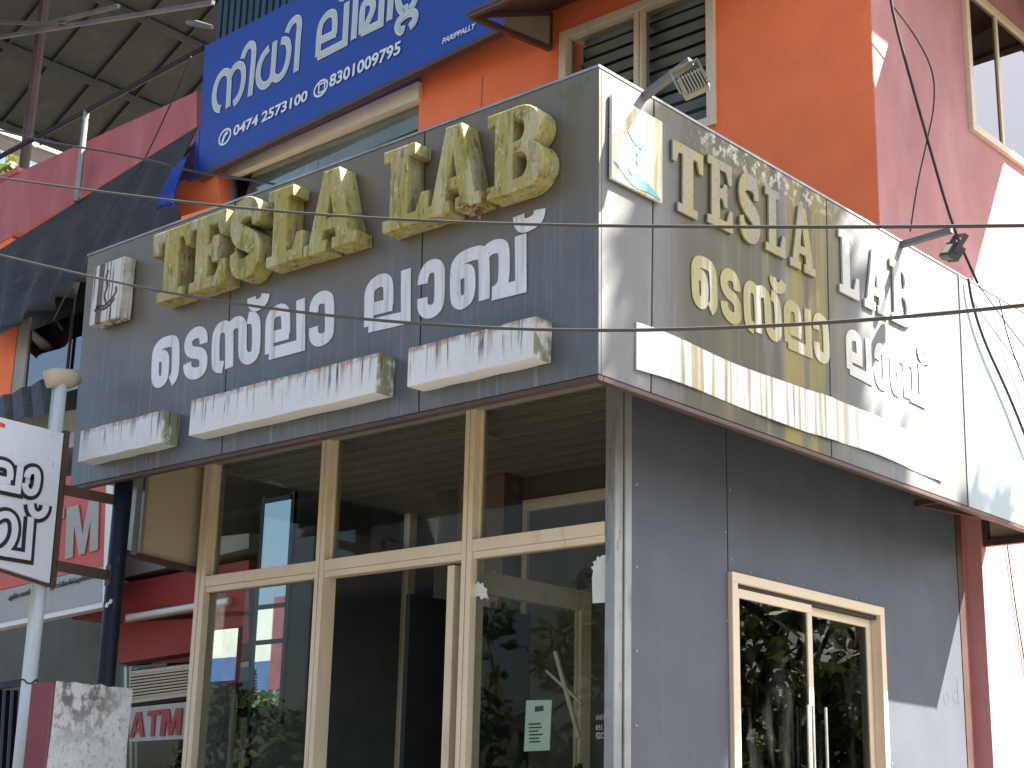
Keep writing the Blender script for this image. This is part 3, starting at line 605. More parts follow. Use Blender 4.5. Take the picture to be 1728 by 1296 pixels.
# ================================================================== THE OLD BUILDING BEHIND
OY, PX = 2.96, -.42
bld = thing('main_building', 'two storey building with orange front and pink side wall rising behind the shop sign', 'building', (-3, 6, GZ))
W2 = (-2.705, -1.47, 2.50, 3.52)                           # orange window: x0 x1 z0 z1
Wp = (4.14, 5.20, 2.59, 3.60)                              # pink window: y0 y1 z0 z1
LX = -4.03                                                 # where the straight orange wall ends on the left
RZ = 5.1
def wallx(y, x0, x1, z0, z1, mat, t=.2): return box('wall', (x0, y, z0), (x1, y+t, z1), mat, bld)
wallx(OY, LX, W2[0], 1.0, RZ, M['orange']); wallx(OY, W2[1], PX-.003, 1.0, RZ, M['orange']); wallx(OY, W2[0]+.001, W2[1]-.001, 1.0, W2[2], M['orange']); wallx(OY, W2[0]+.001, W2[1]-.001, W2[3], RZ, M['orange'])
box('joint_line', (-3.42, OY-.003, 2.4), (-3.412, OY-.001, 3.44), M['pinkred'], bld)
def wally(y0, y1, z0, z1): return box('wall', (PX-.2, y0, z0), (PX, y1, z1), M['pink'], bld)
wally(OY+.004, Wp[0], .6, RZ); wally(Wp[1], 12, GZ, RZ); wally(Wp[0]+.001, Wp[1]-.001, GZ, Wp[2]); wally(Wp[0]+.001, Wp[1]-.001, Wp[3], RZ)
box('wall', (PX-.2, 3.98, GZ), (PX-.001, Wp[0]-.001, .597), M['pink'], bld)
box('wall', (WX-.15, 3.91, GZ), (WX-.02, 3.979, .5), M['pinkred'], bld)
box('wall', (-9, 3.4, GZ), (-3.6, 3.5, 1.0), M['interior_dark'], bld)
# orange window: frame, mullion, panes, slats behind the glass in place of a reflected corrugated roof
def framex(x0, x1, z0, z1, w, y0, y1):
    mb = MB(); mb.box((x0, y0, z1-w), (x1, y1, z1)); mb.box((x0, y0, z0), (x1, y1, z0+w)); mb.box((x0, y0, z0+w), (x0+w, y1, z1-w)); mb.box((x1-w, y0, z0+w), (x1, y1, z1-w)); return mb
wn = framex(*W2, .06, OY-.025, OY+.09).build('window', M['alu'], bld, .002)
cxm = YP(1078, 60, OY).x
mb = MB(); mb.box((cxm-.03, OY-.015, W2[2]+.061), (cxm+.004, OY+.07, W2[3]-.061)); mb.box((cxm+.012, OY-.008, W2[2]+.061), (cxm+.03, OY+.07, W2[3]-.061)); mb.build('mullion', M['alu'], wn)
for a, b in ((W2[0]+.06, cxm-.03), (cxm+.03, W2[1]-.06)): box('pane', (a, OY+.04, W2[2]+.06), (b, OY+.046, W2[3]-.06), M['glass'], wn)
sh = None
for i in range(11):
    z = W2[2]+.05+i*.09
    if sh is None:
        mb = MB(); q = [V((W2[0]+.10, OY+.135, z)), V((W2[1]-.02, OY+.135, z)), V((W2[1]-.02, OY+.105, z+.046)), V((W2[0]+.10, OY+.105, z+.046))]; mb.slab(q, (0, .006, .002)); sh = mb.build('slat', M['slat'], wn)
    else: clone(sh, (0, 0, i*.09)).parent = wn
box('shutter_back', (W2[0]+.06, OY+.16, W2[2]+.06), (W2[1]-.06, OY+.17, W2[3]-.06), M['interior_dark'], wn)
# pink window
mb = MB(); y0, y1, z0, z1 = Wp; w_ = .05
mb.box((PX-.09, y0, z1-w_), (PX+.03, y1, z1)); mb.box((PX-.09, y0, z0), (PX+.03, y1, z0+w_)); mb.box((PX-.09, y0, z0+w_), (PX+.03, y0+w_, z1-w_)); mb.box((PX-.09, y1-w_, z0+w_), (PX+.03, y1, z1-w_))
wn = mb.build('window', M['alu'], bld, .002); ym = XP(1683, 150, PX).y
box('mullion', (PX-.03, ym-.016, z0+w_+.001), (PX+.022, ym+.016, z1-w_-.001), M['alu'], wn)
for a, b in ((y0+w_, ym-.017), (ym+.017, y1-w_)): box('pane', (PX+.006, a, z0+w_), (PX+.010, b, z1-w_), M['glass_sky'], wn)
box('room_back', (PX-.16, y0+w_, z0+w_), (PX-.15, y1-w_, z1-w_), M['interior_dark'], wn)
# eaves and window hoods
box('roof_slab', (-3.0, 2.3, RZ), (PX+1.27, 12, RZ+.14), M['ledge'], bld)
def hood(name, pts, t): return slab(name, pts, t, M['awning'], bld)
hs = MB(); hs.slab([V((PX, 3.76, 3.92)), V((PX+1.27, 3.76, 3.62)), V((PX+1.27, 5.23, 3.62)), V((PX, 5.23, 3.92))], (0, 0, .03)); hd = hs.build('window_hood', M['awning'], bld)
for yy in (3.76, 5.225): slab('hood_side', [V((PX, yy, 3.918)), V((PX, yy, 3.60)), V((PX+1.25, yy, 3.585)), V((PX+1.25, yy, 3.622))], (0, .004, 0), M['awning_in'], hd)
for yy in (3.77, 5.19): MB().bar((PX+.02, yy+.015, 3.64), (PX+1.25, yy+.015, 3.60), .03).build('hood_bar', M['awning'], hd)
xl = YP(930, 40, OY).x
P1 = XP(790, 10, xl); hy = max(P1.y, 1.9)
hs = MB(); hs.slab([V((xl-.02, OY, 3.72)), V((xl-.02, hy, 3.36)), V((-1.2, hy, 3.36)), V((-1.2, OY, 3.72))], (0, 0, .02)); hd = hs.build('window_hood', M['awning'], bld)
mb = MB(); A = V((xl, OY-.01, 3.70)); Bq = V((xl, OY-.01, 3.44)); Cq = V((xl, hy+.02, 3.35)); mb.bar(A, Bq, .03); mb.bar(Bq, Cq, .035); mb.bar(A, Cq, .03)
for xx in (-1.95, -1.22): mb.bar((xx, OY-.01, 3.66), (xx, hy+.02, 3.34), .03)
mb.bar((xl, hy+.02, 3.35), (-1.2, hy+.02, 3.35), .03); mb.build('hood_bar', M['awning'], hd)
slab('hood_side', [A+V((.004, 0, -.02)), Bq+V((.004, -.02, .02)), Bq*.4+Cq*.6+V((.004, 0, .02)), A*.4+Cq*.6+V((.004, 0, -.02))], (.006, 0, 0), M['awning_in'], hd)
# left, slightly angled bay: ribbon window with frame, sill strip, pilaster
def lslab(name, px, c, t, mat, parent=bld): return slab(name, [LP(x, y, c) for x, y in px], (0, t, 0), mat, parent)
lslab('wall', ((285, 372), (372, 345), (366, 288), (285, 312)), 2.78, .2, M['orange'])
lslab('wall', ((365, 300), (712, 150), (712, 60), (365, 200)), 2.96, .15, M['red'])
w1 = lslab('window', ((372, 303), (706, 166), (706, 137), (372, 289)), 2.86, .12, M['alu'])
lslab('jamb', ((374, 345), (392, 340), (391, 303), (373, 308)), 2.90, .05, M['galv'], w1)
lslab('pane', ((392, 372), (535, 330), (535, 230), (391, 292)), 2.93, .006, M['glass'], w1)
lslab('pane', ((537, 330), (705, 280), (705, 158), (537, 229)), 2.935, .006, M['glass'], w1)
lslab('curtain', ((380, 400), (710, 330), (710, 150), (380, 280)), 2.945, .008, M['curtain'], w1)  # sheet added behind the panes in place of their reflections
lslab('blind_rail', ((540, 292), (706, 232), (706, 217), (540, 286)), 2.90, .02, M['joint'], w1)
# blue corrugated wall above
m0, m1 = LP(352, 210, 3.1), LP(500, 150, 3.1); mb = MB(); n = 13; ztop = 6.4
for k in range(n):
    a = m0+(m1-m0)*(k/n); b = m0+(m1-m0)*((k+.62)/n); c = m0+(m1-m0)*((k+1)/n)
    for (p, r, d) in ((a, b, .0), (b, c, .018)): mb.slab([V((p.x, p.y+d, 3.6)), V((r.x, r.y+d, 3.6)), V((r.x, r.y+d, ztop)), V((p.x, p.y+d, ztop))], (0, .02, 0))
mb.build('corrugated_wall', M['bluecorr'], bld)

# ================================================================== BLUE SIGNBOARD
BC = 2.72
def BP(px, py, d=0.): return LP(px, py, BC-d)
NB_ = V((-KF, -1, 0)).normalized()
bs = thing('blue_signboard', 'long blue signboard with pale lettering and phone numbers above the grey fascia', 'signboard', tuple(BP(560, 180)))
Q0, Q1 = BP(333, 297), BP(862, 38); Q2 = BP(348, 76)
zlo0, zlo1 = Q0.z, Q1.z
TLb = BP(345, 78); TRb = BP(862, -190)
slab('board', [Q0, Q1, TRb, TLb], (0, .05, 0), M['blue'], bs, .004)
mb = MB(); mb.bar(Q0+V((0, .02, -.02)), Q1+V((0, .02, -.02)), .06, .03); mb.build('bottom_rail', M['steel_brown'], bs)
slab('end_return', [BP(298, 318, -.12), Q0+V((-.005, 0, 0)), TLb+V((-.005, 0, 0))*1 + (Q0-TLb)*.62, BP(318, 262, -.12)], (0, .04, 0), M['blue'], bs)
text('lettering', 'CA)', [BP(297, 275, -.05), BP(311, 272, -.05), BP(298, 268, -.05)], NB_, M['white'], bs, .02, .01)
B1, B2, B3 = (350, 0), (520, 0), (340, 100)
BW = [
 [('s', zz(B3, 7.2, [(235, 605), (190, 605), (160, 540), (155, 440), (180, 300), (235, 190), (290, 150), (335, 160), (345, 230), (325, 590)])), ('s', zz(B3, 7.2, [(350, 210), (395, 110), (455, 60), (510, 90), (520, 200), (500, 350), (455, 470), (395, 540)]))],
 [('s', zz(B1, 7.2, [(430, 715), (450, 640), (495, 560), (540, 535), (570, 570), (568, 680), (520, 1170)]))],
 [('s', zz(B1, 7.2, [(755, 580), (690, 660), (640, 770), (615, 900), (630, 1010), (680, 1050), (740, 1020), (790, 930), (805, 800), (825, 505)])), ('s', zz(B1, 7.2, [(795, 900), (815, 955), (870, 955), (930, 890), (975, 770), (1000, 620), (985, 510), (950, 490), (905, 500)]))],
 [('s', zz(B1, 7.2, [(970, 400), (1000, 310), (1060, 235), (1110, 225), (1125, 290), (1110, 430), (1080, 870)]))],
 [('s', zz(B1, 7.2, [(1545, 420), (1555, 250), (1545, 165), (1500, 155), (1430, 210), (1375, 310), (1360, 420), (1345, 690)])), ('p', zz(B1, 7.2, [(1345, 690), (1675, 520), (1700, 30)])), ('p', zz(B1, 7.2, [(1365, 500), (1572, 400)]))],
 [('s', zz(B2, 7.2, [(405, 20), (430, -70), (500, -180), (560, -200), (590, -140), (585, 0), (555, 480)]))],
 [('s', zz(B2, 7.2, [(650, 410), (660, 120), (690, 40), (760, 0), (800, 60), (780, 150), (680, 370)])), ('p', zz(B2, 7.2, [(650, 400), (885, 285), (905, -80)]))],
 [('s', zz(B2, 7.2, [(830, -40), (870, -130), (950, -220), (1010, -220), (1015, -100), (990, 250)]))],
 [('s', zz(B2, 7.2, [(1180, 70), (1190, 140), (1140, 140), (1100, 60), (1090, -60), (1130, -160)])), ('s', zz(B2, 7.2, [(1240, 110), (1300, 30), (1310, -80)])),
  ('s', zz(B2, 7.2, [(1150, 320), (1140, 390), (1100, 370), (1085, 320), (1110, 250), (1190, 180), (1270, 145), (1315, 180), (1300, 260), (1240, 330)]))],
]
for g in BW:
    g2 = [(k, [BP(x, y, .003) for x, y in p]) for k, p in g]
    glyph('letter_outline', g2, .066, NB_, M['white'], bs, .004)
    glyph('letter', g2, .046, NB_, M['blueletter'], bs, .008)
def btext(body, a, b, c, bold=.012): return text('lettering', body, [BP(*a, .003), BP(*b, .003), BP(*c, .003)], NB_, M['white'], bs, bold, .004)
btext('0474 2573100', (394, 231), (519, 170), (396, 213), .025); btext('8301009795', (556, 149), (676, 91), (558, 127), .025); btext('PARIPPALLY', (747, 75), (802, 48), (749, 65), .02)
def ring(cx, cy, rx, ry, sh=0):
    mb = MB(); pts = [BP(cx+rx*math.cos(t)+sh*math.sin(t), cy-rx*.47*math.cos(t)+ry*math.sin(t), .003) for t in [i*math.pi/12 for i in range(25)]]; ribbon(mb, pts, .018, NB_, .004); return mb
mb = ring(380, 231, 9.5, 12.5, -2); ribbon(mb, chaikin([BP(385, 223, .003), BP(379, 229, .003), BP(377, 237, .003), BP(375, 241, .003)]), .03, NB_, .0046); mb.build('phone_symbol', M['white'], bs)
mb = ring(542, 149, 11, 13, -2); ribbon(mb, [BP(x, y, .003) for x, y in ((538, 158), (548, 153), (549, 139), (539, 143.5), (538, 158))], .014, NB_, .0046); mb.build('phone_symbol', M['white'], bs)
P = LP(727, 45, BC)

# ================================================================== TERRACE ON THE LEFT: parapet, railing, sheet roof, post
TY = 3.3
ter = thing('terrace_parapet', 'long pink parapet wall of the terrace left of the blue signboard', 'parapet', (-9, TY, 4.2))
slab('wall', [YP(-60, 445, TY), YP(332, 217, TY), YP(332, 154, TY), YP(-60, 332, TY)], (0, .15, 0), M['pinkred'], ter)
slab('coping', [YP(-60, 334, TY-.02), YP(30, 290, TY-.02), YP(30, 281, TY-.02), YP(-60, 325, TY-.02)], (0, .2, 0), M['pinkred'], ter)
slab('orange_band', [YP(-60, 470, TY), YP(20, 412, TY), YP(20, 400, TY), YP(-60, 446, TY)], (0, .2, 0), M['orange'], ter)
rl = thing('pipe_railing', 'slanting thin pipe handrail on one upright above the pink parapet', 'railing', tuple(YP(140, 310, 3.2)))
MB().tube([YP(-20, 275, 3.2), YP(150, 186, 3.2), YP(345, 81, 3.2)], .025).build('handrail', M['navy'], rl)
MB().tube([YP(146, 187, 3.2), YP(129, 340, 3.2)], .028).build('upright', M['galv'], rl)
tag(MB().tube([YP(80, -30, 4.2), YP(72, 30, 4.2), YP(34, 330, 4.2)], .06).build('roof_post', M['steel_brown']), 'rust brown tubular post holding up the sheet roof at far left', 'post')
# sheet roof seen from below: plane through three surveyed points
rf = thing('sheet_roof', 'open shed roof of grey metal sheets on purlins seen from below', 'roof', (-11, 6, 6))
ra = V((-14, 5.2, 6.95)); rdir_y = V((0, 1, 0)); rdir_x = V((1, 0, .5)).normalized()
def RP(px, py): 
    n = rdir_x.cross(rdir_y); return pl(px, py, n, n.dot(ra))
W_ = .62
for k in range(-5, 16):
    for seg in (0,):
        p = ra + rdir_y*(-.6+k*W_)
        mb = MB(); q = [p, p+rdir_y*(W_-.03), p+rdir_y*(W_-.03)+rdir_x*9, p+rdir_x*9]; mb.slab(q, (0, 0, .01)); mb.slab([p+rdir_y*(W_-.03), p+rdir_y*W_, p+rdir_y*W_+rdir_x*9, p+rdir_y*(W_-.03)+rdir_x*9], (0, 0, -.05)); mb.build('roof_sheet', M['sheet'], rf)
for k in range(8):
    p = ra+rdir_x*(.1+k*1.15)+V((0, 0, -.06)); MB().bar(p+rdir_y*-4, p+rdir_y*10, .06, .08).build('purlin', M['sheet'], rf)
MB().bar(ra+V((-.1, -4, -.12)), ra+V((-.1, 10, -.12)), .12, .22).build('eave_beam', M['ledge'], rf)
for a, b in (((-20, 66), (360, 4)), ((-20, 36), (110, 42)), ((60, 45), (200, 10))): MB().bar(YP(*a, 4.0), YP(*b, 4.0), .04).build('truss_bar', M['arm'], rf)
tag(MB().tube([YP(316, 38, 2.6), YP(330, 40, 2.6), YP(358, 46, 2.6)], [.018, .03, .018], 8).build('wire_insulator', M['arm']), 'ribbed cream insulator hanging on a wire before the sheet roof', 'insulator')
# ---- tarpaulin hung under the parapet
def cloth(name, rows, label, mat, wv=1.):
    """rows of surveyed points from the upper hem to the lower hem"""
    n = 40; mb = MB(); R = len(rows)
    def at(row, t):
        x = t*(len(row)-1); i = min(int(x), len(row)-2); return row[i].lerp(row[i+1], x-i)
    m = 14; vs = []
    for j in range(m+1):
        y = j/m*(R-1); i = min(int(y), R-2); f = y-i
        for k in range(n+1):
            t = k/n; p = at(rows[i], t).lerp(at(rows[i+1], t), f)
            p = p + V((0, -1, .2))*wv*(.05*math.sin(t*38+j*.25) + .07*noise.noise(V((t*7, j*.35, 1))))*(j/m)
            vs.append(p)
    fs = [(j*(n+1)+k, j*(n+1)+k+1, (j+1)*(n+1)+k+1, (j+1)*(n+1)+k) for j in range(m) for k in range(n)]
    N0 = len(vs); vs2 = vs+[v+V((0, .006, 0)) for v in vs]; fs2 = fs+[tuple(i+N0 for i in f[::-1]) for f in fs]
    edge = [(k, k+1) for k in range(n)]+[(m*(n+1)+k+1, m*(n+1)+k) for k in range(n)]
    fs2 += [(a, b, b+N0, a+N0) for a, b in edge]
    mb.add(vs2, fs2); o = mb.build(name, mat, None, smooth=True); return tag(o, label, 'tarpaulin')
cloth('tarpaulin', [[YP(-30, 440, 3.25), YP(130, 340, 3.25), YP(332, 214, 3.25)], [YP(-30, 510, 2.8), YP(130, 420, 2.8), YP(300, 300, 2.8)], [YP(-30, 580, 2.4), YP(75, 520, 2.4), YP(145, 478, 2.4), YP(306, 398, 2.4)]], 'dark grey tarpaulin slung below the pink parapet down to the sign', M['tarp'])
cloth('tarpaulin', [[YP(292, 280, 2.35), YP(316, 262, 2.35)], [YP(272, 330, 2.3), YP(297, 322, 2.3)], [YP(262, 352, 2.25), YP(290, 346, 2.25)]], 'torn blue flap of sheeting hanging at the end of the blue signboard', M['blue'], .35)
# ---- first-floor window below the tarpaulin
lw = thing('left_bay', 'orange and grey bay with sky reflecting window below the tarpaulin at far left', 'facade', tuple(YP(60, 600, 2.6)))
slab('pilaster', [YP(-30, 690, 2.665), YP(16, 676, 2.665), YP(30, 548, 2.665), YP(-30, 580, 2.665)], (0, .03, 0), M['orange'], lw)
slab('frame_post', [YP(18, 675, 2.66), YP(38, 660, 2.66), YP(50, 535, 2.66), YP(32, 545, 2.66)], (0, .02, 0), M['ledge'], lw)
slab('window', [YP(38, 680, 2.68), YP(150, 650, 2.68), YP(150, 520, 2.68), YP(48, 560, 2.68)], (0, .006, 0), M['glass_sky'], lw)
MB().bar(YP(112, 640, 2.66), YP(128, 480, 2.66), .02).build('mullion', M['joint'], lw)
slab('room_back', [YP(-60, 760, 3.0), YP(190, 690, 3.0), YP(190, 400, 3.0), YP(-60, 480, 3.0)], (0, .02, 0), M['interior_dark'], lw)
aw = thing('corrugated_awning', 'short dark corrugated awning above the projecting board', 'awning', tuple(YP(50, 690, 2.2)))
p0, p1, p2, p3 = YP(-40, 720, 1.7), YP(108, 700, 1.7), YP(100, 634, 2.5), YP(-40, 690, 2.5); mb = MB(); n = 9
for k in range(n):
    t0, t1 = k/n, (k+1)/n; z = .025*(k % 2)
    mb.slab([p0.lerp(p1, t0)+V((0, 0, z)), p0.lerp(p1, t1)+V((0, 0, .025-z)), p3.lerp(p2, t1)+V((0, 0, .025-z)), p3.lerp(p2, t0)+V((0, 0, z))], (0, 0, .008))
mb.build('sheet', M['sheet'], aw)
slab('fascia', [YP(-40, 800, 2.3), YP(140, 790, 2.3), YP(140, 690, 2.3), YP(-40, 712, 2.3)], (0, .05, 0), M['ledge'], aw)

# ================================================================== ATM SHOP NEXT DOOR
nb = thing('atm_shop', 'red painted bank kiosk next door left of the glass shop front', 'shop', (-5.2, 1.8, GZ))
RY = 1.5
slab('wall', [YP(198, 1120, RY), YP(420, 1085, RY), YP(420, 1038, RY), YP(198, 1052, RY)], (0, .12, 0), M['red'], nb)
slab('beam', [YP(120, 1045, RY-.05), YP(420, 1030, RY-.05), YP(420, 945, RY-.05), YP(120, 1000, RY-.05)], (0, .3, 0), M['red'], nb)
slab('lintel', [YP(195, 978, RY-.02), YP(420, 925, RY-.02), YP(420, 900, RY-.02), YP(195, 925, RY-.02)], (0, .5, 0), M['ledge'], nb)
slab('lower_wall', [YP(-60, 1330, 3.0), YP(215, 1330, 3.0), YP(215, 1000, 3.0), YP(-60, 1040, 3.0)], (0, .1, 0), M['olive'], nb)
slab('door_glass', [YP(205, 1420, RY+.25), YP(420, 1400, RY+.25), YP(420, 1110, RY+.25), YP(205, 1125, RY+.25)], (0, .02, 0), M['glass_dark'], nb)
slab('door_poster', [YP(255, 1400, RY+.6), YP(420, 1390, RY+.6), YP(420, 1100, RY+.6), YP(255, 1110, RY+.6)], (0, .02, 0), M['red'], nb)
box('ceiling', (-7.5, 1.6, .0), (-3.35, 3.2, .05), M['ledge'], nb)
box('roof', (-7.5, 1.3, .75), (-3.45, 3.3, .85), M['ledge'], nb)
tb = thing('tube_light', 'white fluorescent tube fixed across the red wall', 'lamp', tuple(YP(300, 1030, RY)))
MB().tube([YP(216, 1042, RY-.1), YP(388, 1014, RY-.1)], .018, 10).build('tube', M['white'], tb)
mb = MB(); mb.bar(YP(214, 1044, RY-.07)+V((0, 0, 0)), YP(390, 1015, RY-.07), .03, .05); mb.build('holder', M['paleletter'], tb)
ac = thing('air_conditioner', 'beige air conditioner with horizontal louvres beside the shop frame', 'air conditioner', tuple(YP(270, 1160, RY)))
c0, c1, c2, c3 = YP(222, 1184, RY-.25), YP(318, 1170, RY-.25), YP(318, 1124, RY-.25), YP(224, 1136, RY-.25)
slab('casing', [c0+V((-.02, 0, -.03)), c1+V((.1, 0, -.03)), c2+V((.1, 0, .02)), c3+V((-.02, 0, .02))], (0, .2, 0), M['joint'], ac)
mb = MB(); mb.bar(c0, c1+V((.1, 0, 0)), .03, .025); mb.bar(c3, c2+V((.1, 0, 0)), .03, .02); mb.build('casing_rim', M['cream'], ac)
for k in range(1, 9):
    a = c0.lerp(c3, k/9); b = c1.lerp(c2, k/9)+V((.1, 0, 0)); MB().bar(a+V((0, -.01, 0)), b+V((0, -.01, 0)), .02, .010).build('louvre', M['cream'], ac)
def atm(ch):
    return {'M': [[(0, 0), (0, 1), (.36, 1), (.52, .38), (.68, 1), (1, 1), (1, 0), (.76, 0), (.76, .62), (.60, 0), (.43, 0), (.25, .62), (.24, 0)]], 'T': [[(.36, 0), (.36, .8), (0, .8), (0, 1), (1, 1), (1, .8), (.64, .8), (.64, 0)]],
            'A': [[(0, 0), (.34, 1), (.68, 1), (1, 0), (.74, 0), (.68, .2), (.34, .2), (.27, 0)], [(.40, .4), (.62, .4), (.51, .76)]]}[ch]
def fitpoly(name, polys, a, b, t, N, depth, mat, parent):
    O = a; return outline(name, polys, depth, (O, b-a, t-a, N), mat, parent)
ab = thing('atm_signboard', 'large red and grey board with a pale letter M behind the navy pole', 'signboard', tuple(YP(100, 950, 1.15)))
AY = 1.15
def AP(x, y, d=0.): return YP(x, y, AY-d)
slab('red_panel', [AP(-80, 1015), AP(184, 952), AP(187, 790), AP(-80, 840)], (0, .06, 0), M['redboard'], ab)
slab('grey_panel', [AP(-80, 1072), AP(178, 1017), AP(184, 953), AP(-80, 1016)], (0, .06, 0), M['greyboard'], ab)
mb = MB(); mb.bar(AP(182, 1024, .01), AP(189, 800, .01), .03, .07); mb.bar(AP(-80, 1075, .01), AP(181, 1022, .01), .07, .03); mb.build('rim', M['white'], ab)
N_ = V((0, -1, 0))
fitpoly('letter', atm('M'), AP(111, 944, .004), AP(166, 928, .004), AP(114, 858, .004), N_, .006, M['paleletter'], ab)
fitpoly('letter', atm('T'), AP(55, 957, .004), AP(107, 945, .004), AP(58, 871, .004), N_, .006, M['paleletter'], ab)
text('lettering', 'ളും സ്വീകരിക്കുന്നതാണ്', [AP(84, 998, .003), AP(163, 977, .003), AP(85, 986, .003)], N_, M['black'], ab, .02)
text('lettering', 'എല്ലാ ബാങ്ക്', [AP(14, 1016, .003), AP(56, 1004, .003), AP(15, 1004, .003)], N_, M['black'], ab, .02)
ab2 = thing('atm_signboard', 'small white board reading ATM in red below the air conditioner', 'signboard', tuple(YP(265, 1220, 1.2)))
def A2P(x, y, d=0.): return YP(x, y, 1.2-d)
slab('panel', [A2P(218, 1252), A2P(360, 1244), A2P(360, 1180), A2P(220, 1194)], (0, .04, 0), M['greyboard'], ab2)
for ch, a, b, t in (('A', (219, 1245), (244, 1243), (222, 1203)), ('T', (247, 1243), (268, 1241), (250, 1200)), ('M', (270, 1242), (305, 1240), (274, 1197))):
    fitpoly('letter', atm(ch), A2P(*a, .003), A2P(*b, .003), A2P(*t, .003), N_, .005, M['deepred'], ab2)

# ================================================================== PROJECTING BOARD, POLES, PILLAR
HX = -3.1
hb = thing('projecting_board', 'weathered blue white board with outlined letters jutting out on brackets', 'signboard', tuple(XP(60, 840, HX)))
def HP(x, y, d=0.): return XP(x, y, HX+d)
slab('board', [HP(-70, 935), HP(84, 984), HP(108, 731), HP(-70, 686)], (-.035, 0, 0), M['hangboard'], hb, .002)
mb = MB(); mb.bar(HP(87, 990, -.03), HP(111, 728, -.03), .03); mb.bar(HP(-70, 939, -.03), HP(86, 988, -.03), .02); mb.build('edge_frame', M['steel_brown'], hb)
for a, b in (((106, 826), (205, 846)), ((94, 954), (188, 972))):
    MB().bar(HP(*a, -.02), HP(*b, -.02), .03, .045).build('bracket', M['steel_brown'], hb)
H1, H2 = (0, 690), (0, 840)
HW = [[('s', zz(H1, 7.2, [(-60, 660), (40, 668), (105, 705), (120, 780), (110, 860)])), ('p', zz(H1, 7.2, [(-60, 850), (120, 880)])), ('p', zz(H1, 7.2, [(-80, 930), (205, 990), (240, 695)]))],
      [('s', zz(H1, 7.2, [(318, 840), (335, 775), (385, 745), (440, 760), (452, 830), (440, 930), (415, 1000), (365, 1025), (318, 1000), (298, 950), (300, 905)]))],
      [('s', zz(H2, 7.2, [(-60, 260), (20, 205), (100, 205), (160, 260), (180, 360), (165, 480), (110, 590), (20, 660)])), ('p', zz(H2, 7.2, [(-60, 650), (330, 715), (368, 235)])),
       ('s', zz(H2, 7.2, [(362, 75), (372, 150), (410, 205), (460, 220), (515, 195), (545, 145), (548, 95)]))]]
for g in HW:
    g2 = [(k, [HP(x, y, .001) for x, y in p]) for k, p in g]
    glyph('letter_outline', g2, .070, (1, 0, 0), M['black'], hb, .003); glyph('letter', g2, .033, (1, 0, 0), M['hangboard'], hb, .0065)
slab('red_print', [HP(0, 720, .001), HP(8, 722, .001), HP(9, 716, .001), HP(0, 712, .001)], (.002, 0, 0), M['redboard'], hb)
np_ = thing('navy_pole', 'dark navy steel pole standing behind the projecting board', 'pole', (HX, .12, GZ))
MB().tube([(HX, .12, GZ), (HX, .12, 1.3)], .045, 16).build('shaft', M['navy'], np_, smooth=True)
for p in (XP(185, 1018, HX+.04), XP(179, 1024, HX+.04)): MB().tube([p, p+V((.012, 0, .016))], .008, 6).build('clip', M['white'], np_)
for p in (XP(208, 846, HX), XP(190, 972, HX)): MB().box(p+V((-.02, -.03, -.05)), p+V((.02, -.0, .05))).build('plate', M['steel_brown'], np_)
wp = thing('white_pipe_post', 'weathered white pipe post with green stain under the projecting board', 'post', (-3.17, -.235, GZ))
MB().tube([(-3.18, -.245, GZ), (-3.18, -.245, .44)], .036, 16).build('pipe', M['pipe'], wp, smooth=True)
pc = (-3.18, -.245, .47); mb = MB(); mb.tube([(pc[0]-.02, pc[1]-.07, pc[2]-.015), (pc[0], pc[1]-.03, pc[2]), (pc[0], pc[1]+.04, pc[2]+.01), (pc[0], pc[1]+.09, pc[2]+.03)], [.045, .05, .05, .04], 12); mb.build('elbow_cap', M['cream'], wp, smooth=True)
MB().tube([(-3.18+.037*math.cos(t), -.245+.037*math.sin(t), -1.0+.012*math.sin(3*t)) for t in [i*.5 for i in range(14)]], .004, 5).build('wire_tie', M['cable'], wp)
cp = thing('concrete_pillar', 'rough stained plaster pillar with maroon left face by the white pipe', 'pillar', (-2.56, -.1, GZ))
PXX = -2.5; a, b = XP(94, 1149, PXX), XP(224, 1156, PXX); mb = MB(); n = 12
def pv(x, y, z): return V((x, y, z)) + V((noise.noise(V((x*9, y*9, z*9))), noise.noise(V((x*9+7, y*9, z*9))), 0))*.007
grid = [pv(PXX, a.y+(b.y-a.y)*i/n, GZ+(a.z-GZ+(.014*noise.noise(V((i*.8, 3, 1))) if j == n else 0))*j/n) for j in range(n+1) for i in range(n+1)]
N0 = len(grid); mb.add(grid+[g+V((-.15, 0, 0)) for g in grid], [(j*(n+1)+i, j*(n+1)+i+1, (j+1)*(n+1)+i+1, (j+1)*(n+1)+i) for j in range(n) for i in range(n)] + [(n*(n+1)+i, n*(n+1)+i+1, N0+n*(n+1)+i+1, N0+n*(n+1)+i) for i in range(n)] + [(j*(n+1)+n, (j+1)*(n+1)+n, N0+(j+1)*(n+1)+n, N0+j*(n+1)+n) for j in range(n)])
mb.build('shaft', M['concrete'], cp)
box('painted_face', (PXX-.15, a.y-.02, GZ), (PXX+.004, a.y-.009, a.z-.004), M['maroon'], cp)
gt = thing('metal_gate', 'small dark barred gate at the lower left beside the white pipe', 'gate', tuple(YP(15, 1250, 1.0)))
for k in range(5):
    x = -20+k*13; MB().bar(YP(x+6, 1165, 1.0), YP(x-4, 1330, 1.0), .03).build('bar', M['navy'], gt)
MB().bar(YP(-30, 1163, .99), YP(48, 1150, .99), .04).build('rail', M['navy'], gt)
cb = thing('cream_board', 'faded cream board with rusty frame behind the navy pole', 'board', tuple(XP(290, 880, -3.35)))
def CP(x, y, d=0.): return XP(x, y, -3.36+d)
slab('board', [CP(228, 936), CP(352, 968), CP(362, 770), CP(244, 780)], (-.03, 0, 0), M['cream'], cb)
